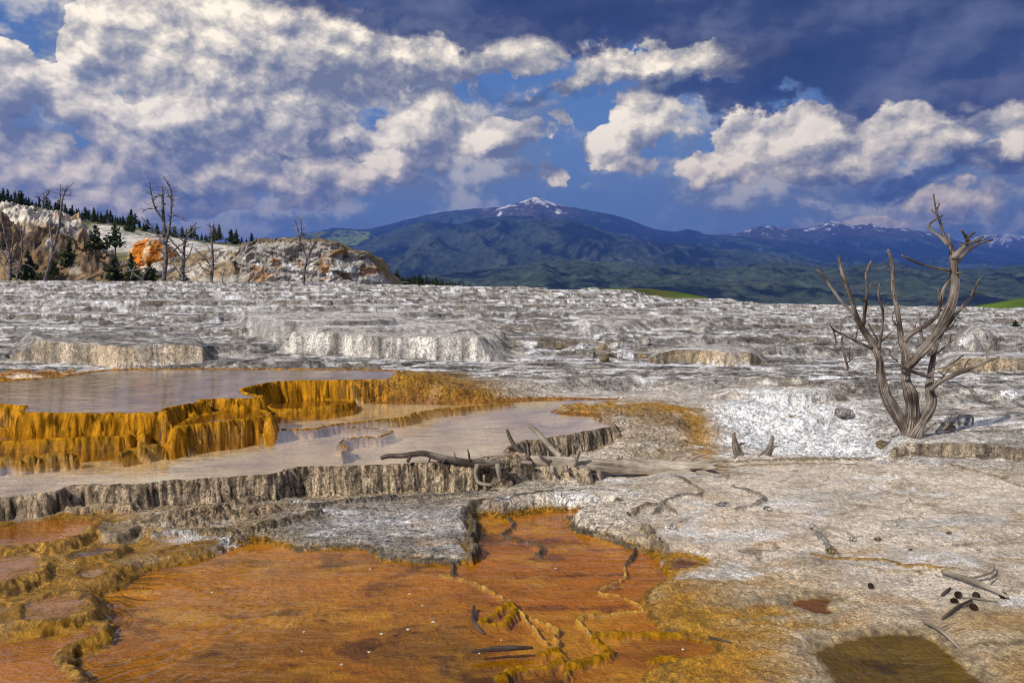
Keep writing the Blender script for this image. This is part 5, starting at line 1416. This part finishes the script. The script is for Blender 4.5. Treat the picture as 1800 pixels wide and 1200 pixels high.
def conifer(seed, whorls, n_leaf, width, jag=.35, open_=.0, bare=.12):
    """unit-height conifer: trunk and a crown of needle tufts on drooping branches"""
    rr = random.Random(seed); vs, fs = [], []
    for k in range(whorls):
        t_ = bare + (1 - bare) * (k + rr.random() * .6) / whorls
        rad = width * (1 - t_) ** .8 * rr.uniform(1 - jag, 1 + jag * .5) + .015
        nb = max(3, int(7 * (1 - t_) + 3))
        for j_ in range(nb):
            if rr.random() < open_: continue
            a = rr.uniform(0, 2 * math.pi); L_ = rad * rr.uniform(.6, 1.1)
            for m_ in range(n_leaf):
                u = (m_ + rr.random()) / n_leaf
                c = np.array((math.cos(a) * L_ * u, math.sin(a) * L_ * u, t_ - .10 * L_ * u + .12 * L_ * u * u))
                c += np.array([rr.gauss(0, .012 + .03 * L_) for _ in range(3)])
                sz = (.030 + .17 * rad * (1.1 - .5 * u)) * rr.uniform(.6, 1.2)
                d1 = np.array([rr.gauss(0, 1) for _ in range(3)]) + np.array((math.cos(a), math.sin(a), -.2)) * 1.2; d1 /= np.linalg.norm(d1)
                d2 = np.cross(d1, [rr.gauss(0, 1) for _ in range(3)]); d2 /= max(np.linalg.norm(d2), 1e-3)
                i0 = len(vs); vs.extend([tuple(c - d1 * sz), tuple(c + d2 * sz * .6), tuple(c + d1 * sz * 1.1), tuple(c - d2 * sz * .6)]); fs.append((i0, i0 + 1, i0 + 2, i0 + 3))
    me = bpy.data.meshes.new('crown'); me.from_pydata(vs, [], fs); me.materials.append(M_NEEDLE)
    tk = limb_mesh('trunk', [tube_np([(0, 0, -.04, .022), (.004, .003, .5, .014), (0, 0, .95, .004)], 6, .1, seed)], M_BARK)
    return me, tk


CON = [conifer(11, 18, 6, .30), conifer(12, 16, 6, .36, .5), conifer(13, 20, 5, .25), conifer(14, 15, 7, .40, .5, .1)]
CONB = [conifer(21, 20, 8, .34, .45, .1, .08), conifer(22, 18, 9, .50, .5, .15, .03), conifer(23, 16, 7, .42, .6, .35, .35)]


def plant_tree(x, y, h, D, kind, label='', cat='pine tree', group=None, name='pine_tree', wide=1.0, split=True):
    """conifer whose foot is at photo (x, y) at distance D, h photo pixels tall"""
    p = WY(x, y, D); H = h / F * D
    o = empty(name, p); o.scale = (H * wide, H * wide, H); o.rotation_euler = (random.uniform(-.04, .04), random.uniform(-.04, .04), random.uniform(0, 6.28))
    add('crown', kind[0], o); add('trunk', kind[1], o)
    return tag(o, label, cat, group)


rr = random.Random(77)
PINES = CON + [CON[1], CONB[0], CONB[2]]
ridge_y = lambda x: np.interp(x, [-60, 0, 60, 110, 150, 190, 240, 300, 360, 450], [355, 360, 368, 380, 386, 390, 398, 412, 421, 426])
x = -30.0
while x < 92:
    plant_tree(x, ridge_y(x) - 1 + rr.uniform(-3, 2), rr.uniform(16, 30) * (1.1 if x < 50 else .8), rr.uniform(118, 126), PINES[rr.randrange(7)], wide=rr.uniform(.75, 1.5), label='dark pine in the row above the wooden railing', group='pines above the railing'); x += rr.uniform(4, 7.5)
while x < 215:
    plant_tree(x, ridge_y(x) + 3 + rr.uniform(-2, 3), rr.uniform(11, 30), rr.uniform(118, 128), PINES[rr.randrange(7)], wide=rr.uniform(.75, 1.5), label='dark pine in the ridge row above the white slope', group='pines above the white slope'); x += rr.uniform(3.4, 6.5)
while x < 452:
    plant_tree(x, ridge_y(x) + 3 + rr.uniform(-1, 4), rr.uniform(9, 28), rr.uniform(116, 128), PINES[rr.randrange(7)], wide=rr.uniform(.75, 1.5), label='dark pine behind the tall dead trees on the ridge', group='pines behind the dead trees'); x += rr.uniform(5, 10)
plant_tree(229, 408, 40, 112, CONB[0], 'brownish bushy pine standing tallest in the ridge row', wide=.9)
plant_tree(165, 388, 24, 116, CON[1], 'pointed dark pine left of the brownish bushy pine')
plant_tree(385, 420, 26, 112, CON[0], 'upright pine right of the tall double dead tree')
x = 650.0
while x < 832:
    t_ = (x - 650) / 180
    plant_tree(x, 505 + rr.uniform(-1, 3), (34 - 26 * t_) * rr.uniform(.75, 1.15), rr.uniform(95, 135), PINES[rr.randrange(7)], wide=rr.uniform(.75, 1.5), label='dark pine in the grove right of the rock outcrop', group='grove right of the rock outcrop'); x += rr.uniform(3.6, 6.5)
for (x, y, h, D, k, wd, lb) in [(50, 494, 52, 67, 1, 1.0, 'rounded green pine bush behind the leftmost dead trees'), (120, 470, 50, 70, 1, .95, 'dark green bushy pine behind the leaning dead tree'), (70, 452, 28, 72, 1, 1.2, 'small olive pine clump on the brown mound'), (168, 458, 62, 72, 2, 1.1, 'thin crooked green pine before the white slope'),
                                (203, 452, 62, 71, 2, 1.2, 'spreading green pine left of the orange mound'), (200, 492, 40, 68, 1, 1.3, 'dark green thicket below the orange mound'), (232, 493, 48, 68, 0, 1.1, 'pointed dark bush before the orange mound'), (262, 494, 36, 68, 1, 1.2, 'green bush at the right foot of the orange mound'), (5, 470, 50, 71, 1, 1.0, 'dark green bush cut by the left edge of the picture'), (95, 485, 26, 68, 1, 1.3, 'low olive scrub at the foot of the leaning dead tree'), (322, 494, 18, 68, 1, 1.4, 'low scrub among the dead trunks'), (1785, 574, 12, 26, 1, 1.5, 'small yellow green bush at the right edge of the field')]:
    plant_tree(x, y, h, D, CONB[k], lb, 'bush' if 'bush' in lb or 'scrub' in lb or 'thicket' in lb or 'clump' in lb else 'pine tree', name='shrub' if 'bush' in lb or 'scrub' in lb or 'thicket' in lb or 'clump' in lb else 'pine_tree', wide=wd)

# --- dead trees along the far rim
S1, OX1, OY1 = 2.571, 0, 300
DT = [('thin silver dead tree leaning at the left', 66, [[(203, 500, 13), (205, 485, 12), (225, 420, 11), (245, 340, 10), (265, 260, 9), (275, 180, 7), (283, 130, 5), (297, 92, 4), (335, 53, 2)], [(276, 165, 5), (272, 100, 3), (273, 62, 2)], [(286, 120, 4), (300, 80, 2), (303, 62, 1.5)], [(290, 110, 3), (312, 112, 3), (322, 95, 1.5)], [(240, 350, 6), (228, 280, 4), (224, 200, 3), (228, 145, 2)], [(235, 380, 6), (270, 340, 4), (300, 315, 2)], [(250, 330, 4), (220, 330, 3), (190, 305, 2)]], 12),
      ('tallest dead tree with two bare tops', 66, [[(738, 500, 20), (740, 485, 17), (750, 400, 15), (745, 300, 13), (738, 200, 11), (735, 120, 8), (733, 65, 3)], [(748, 330, 12), (765, 260, 10), (775, 150, 8), (770, 80, 6), (735, 22, 2)], [(738, 225, 8), (700, 165, 6), (683, 100, 5), (675, 48, 2)], [(745, 330, 8), (700, 275, 5), (660, 235, 4), (638, 205, 2)], [(772, 205, 6), (800, 205, 4), (840, 228, 2)], [(700, 170, 4), (660, 175, 3), (640, 190, 1.5)], [(690, 130, 4), (725, 110, 2)], [(772, 130, 4), (755, 90, 2)], [(755, 390, 8), (810, 340, 5), (850, 320, 3)], [(745, 290, 5), (700, 300, 3), (655, 285, 2)], [(775, 150, 4), (790, 115, 2)], [(768, 250, 5), (800, 270, 3), (830, 262, 2)]], 26),
      ('crooked dead tree right beside the tallest one', 65.5, [[(822, 500, 14), (825, 485, 12), (830, 400, 11), (835, 330, 9), (855, 270, 6), (890, 235, 2)], [(832, 380, 8), (790, 335, 5), (760, 300, 4), (700, 262, 2)], [(836, 330, 6), (805, 290, 4), (795, 270, 2)], [(845, 300, 5), (880, 265, 4), (905, 255, 2)], [(830, 420, 6), (860, 370, 4), (870, 330, 2)], [(825, 440, 5), (790, 400, 3), (770, 395, 2)]], 20),
      ('slim dead tree third right of the tallest one', 65.5, [[(953, 508, 14), (955, 490, 12), (962, 420, 10), (958, 340, 8), (955, 280, 6), (945, 235, 2)], [(957, 295, 5), (965, 260, 4), (967, 230, 2)], [(960, 440, 7), (920, 390, 5), (880, 350, 2)], [(962, 410, 6), (990, 385, 4), (1012, 365, 2)], [(955, 460, 6), (915, 440, 4), (890, 400, 2)], [(960, 370, 4), (930, 330, 2)], [(965, 450, 5), (1000, 430, 3), (1015, 415, 2)]], 18),
      ('forked dead tree standing before the rock outcrop', 64, [[(1370, 520, 11), (1372, 505, 10), (1378, 440, 9), (1385, 400, 7), (1362, 335, 6), (1348, 275, 5), (1330, 213, 2)], [(1356, 310, 5), (1362, 270, 4), (1358, 210, 2)], [(1385, 405, 7), (1415, 345, 5), (1430, 300, 3), (1442, 278, 2)], [(1383, 430, 5), (1420, 405, 4), (1448, 392, 2)], [(1360, 300, 3), (1375, 280, 2)], [(1412, 350, 4), (1400, 300, 2)], [(1365, 345, 4), (1340, 320, 2)]], 16),
      ('bundle of pale dead stems at the far left', 66, [[(45, 505, 15), (45, 490, 13), (45, 400, 10), (25, 300, 7), (10, 230, 4), (4, 195, 2)], [(46, 430, 8), (80, 340, 6), (105, 290, 4), (112, 245, 2)], [(42, 430, 6), (10, 365, 5), (-20, 330, 3)], [(55, 450, 6), (110, 425, 4), (150, 440, 3), (178, 485, 2)], [(48, 400, 5), (60, 300, 4), (62, 230, 2)], [(40, 470, 5), (0, 410, 4), (-15, 395, 2)]], 16),
      ('thin second dead stem beside the far left bundle', 65.5, [[(75, 505, 8), (76, 480, 7), (95, 410, 6), (100, 340, 5), (95, 270, 4), (100, 235, 2)], [(92, 420, 5), (60, 400, 3), (30, 370, 2)], [(98, 370, 4), (125, 330, 3), (128, 290, 1.5)]], 10),
      ('small dead tree on the ridge above the railing', 112, [[(190, 170, 7), (195, 145, 7), (200, 120, 6), (192, 95, 4)], [(200, 130, 5), (215, 105, 5), (222, 85, 3)], [(195, 140, 4), (175, 125, 3), (168, 112, 2)], [(205, 125, 3), (218, 122, 2)]], 8),
      ('short dead sapling at the foot of the outcrop', 63.5, [[(1005, 505, 4), (1006, 490, 4), (1010, 465, 3), (1018, 440, 1.5)], [(1008, 475, 3), (990, 455, 1.5)]], 5)]
for i_, (lb, D, limbs, nt) in enumerate(DT):
    bz = WY(OX1 + limbs[0][1][0] / S1, OY1 + limbs[0][1][1] / S1, D)
    t0 = empty('dead_tree', bz)
    tag(t0, lb, 'dead tree', 'bare dead trees along the far rim')
    pts = [trace(l, S1, OX1, OY1, D + (0 if k == 0 else .2 * math.sin(k)), D + .8 * math.sin(k * 2.1 + i_), bz, .66) for k, l in enumerate(limbs)]
    add('trunk', limb_mesh('trunk', [tube_np(pts[0], 8, .1, i_ + 1, True, .12)], M_DEADGREY), t0)
    for k, l in enumerate(pts[1:]): add('branch', limb_mesh('branch', [tube_np(l, 6, .1, 20 + k, True, .1)], M_DEADGREY), t0)
    tw_ = []
    for k, l in enumerate(pts): tw_ += twigs(l, max(4, int(1.5 * nt / (1 + .4 * k))), .75 * (1.0 if D < 100 else 1.4), 70 + 10 * i_ + k, .5)
    o = add('twigs', limb_mesh('twigs', [tube_np(t_, 4, .0, 5, False, 0, 2) for t_ in tw_], M_DEADGREY), t0); o['kind'] = 'stuff'
for i_, (pts, lb) in enumerate([([(575, 430, 4), (610, 470, 4), (650, 492, 3)], 'bleached fallen branch slanting down before the green thicket'), ([(545, 460, 3), (600, 450, 4), (660, 440, 2)], 'bleached branch lying level in the deadwood tangle'), ([(590, 490, 3), (605, 440, 4), (625, 415, 2)], 'upright grey branch in the deadwood tangle'),
                               ([(780, 420, 3), (805, 455, 4), (840, 492, 4)], 'pale broken limb leaning right of the tallest dead tree'), ([(640, 490, 3), (660, 455, 3), (690, 430, 2)], 'grey branch leaning right in the deadwood tangle')]):
    D = 66.5
    l = trace(pts, S1, OX1, OY1, D, D - .5)
    stick('fallen_branch', [l] + [t_ for t_ in twigs(l, 3, .5, 900 + i_, .5)], M_DEADGREY, lb, 'branch', l[1][:3], 6)

# --- wooden railing on the hill
M_RAIL = wood_material('railing_wood', (.12, .10, .08), (.30, .26, .22), (.45, .41, .36))
RD = 108.0
rl = [(-12, 362), (4, 360), (20, 361), (34, 363), (47, 365), (61, 367), (72, 369), (81, 371)]
fence = empty('wooden_railing', WY(34, 372, RD)); fb = np.array(WY(34, 372, RD))
tag(fence, 'weathered wooden walkway railing on the hill at the far left', 'railing')


def barbox(name, a, b, w, h, parent):
    a = np.array(a) - fb; b = np.array(b) - fb; d = b - a; d /= np.linalg.norm(d)
    s_ = np.cross(d, (0, 0, 1.)); 
    if np.linalg.norm(s_) < .1: s_ = np.array((1., 0, 0))
    s_ /= np.linalg.norm(s_); u = np.cross(s_, d)
    vs = [tuple(p + s_ * w * i1 + u * h * i2) for p in (a, b) for i1, i2 in ((-1, -1), (1, -1), (1, 1), (-1, 1))]
    me = bpy.data.meshes.new(name); me.from_pydata(vs, [], [(3, 2, 1, 0), (4, 5, 6, 7), (0, 1, 5, 4), (1, 2, 6, 5), (2, 3, 7, 6), (3, 0, 4, 7)])
    at = me.attributes.new('grain', 'FLOAT_VECTOR', 'POINT'); at.data.foreach_set('vector', np.array(vs, f32).ravel())
    me.materials.append(M_RAIL); return add(name, me, parent)


for (x, y) in rl:
    barbox('post', WY(x, y + 11, RD), WY(x, y - 3, RD), .09, .09, fence)
for dy in (-1.5, 3.5):
    for (a, b) in zip(rl[:-1], rl[1:]): barbox('rail', WY(a[0], a[1] + dy, RD - .12), WY(b[0], b[1] + dy, RD - .12), .05, .11, fence)

# pale flakes floating on the lower pool
fl_pts = [(761, 1093, 7), (716, 1106, 8), (670, 1114, 6), (650, 1000, 4), (372, 1041, 4), (600, 1168, 6), (648, 1146, 4), (842, 1148, 4), (976, 999, 4), (534, 1110, 4), (719, 1044, 4), (742, 1064, 4), (1200, 1141, 4), (530, 1145, 3), (880, 1125, 3)]
M_FLAKE = rock_material('mineral_flake', 60, .3, .3, .003)
for i_, (x, y, w_) in enumerate(fl_pts):
    p = W(x, y, .004); s_ = w_ / F * p[1] * .6
    n_ = 7; vs = []
    for zz in (.0, .006):
        for k in range(n_):
            a = 2 * math.pi * k / n_; r_ = s_ * random.uniform(.6, 1.1); vs.append((r_ * math.cos(a), .7 * r_ * math.sin(a), zz))
    fs = [tuple(range(n_ - 1, -1, -1)), tuple(range(n_, 2 * n_))] + [(k, (k + 1) % n_, n_ + (k + 1) % n_, n_ + k) for k in range(n_)]
    me = bpy.data.meshes.new('mineral_flake'); me.from_pydata(vs, [], fs); at = me.attributes.new('Col', 'FLOAT_COLOR', 'POINT')
    at.data.foreach_set('color', np.tile(np.array((.75, .66, .5, 0), f32), (len(vs), 1)).ravel()); me.materials.append(M_FLAKE)
    tag(add('mineral_flake', me, None, p), 'small pale crust flake floating on the orange pool', 'flake', 'pale flakes on the orange pool')

# ------------------------------------------------------------------ blue air between here and the mountains
def build_haze():
    x0, x1, y0, y1, z0, z1 = -19500, 19500, -19500, 19500, -80, 1150
    vs = [(x, y, z) for z in (z0, z1) for x, y in ((x0, y0), (x1, y0), (x1, y1), (x0, y1))]
    me = bpy.data.meshes.new('haze'); me.from_pydata(vs, [], [(3, 2, 1, 0), (4, 5, 6, 7), (0, 1, 5, 4), (1, 2, 6, 5), (2, 3, 7, 6), (3, 0, 4, 7)])
    m, N, out = new_mat('haze')
    pv = N.new('ShaderNodeVolumePrincipled'); pv.inputs['Color'].default_value = (.11, .28, 1.0, 1); pv.inputs['Density'].default_value = HAZE_DENSITY
    pv.inputs['Anisotropy'].default_value = 0.2
    N.l.new(pv.outputs[0], out.inputs['Volume'])
    me.materials.append(m)
    tag(add('haze', me), 'blue air in front of the far mountains', None, None, 'stuff')


HAZE_DENSITY = 1.25e-4
build_haze()
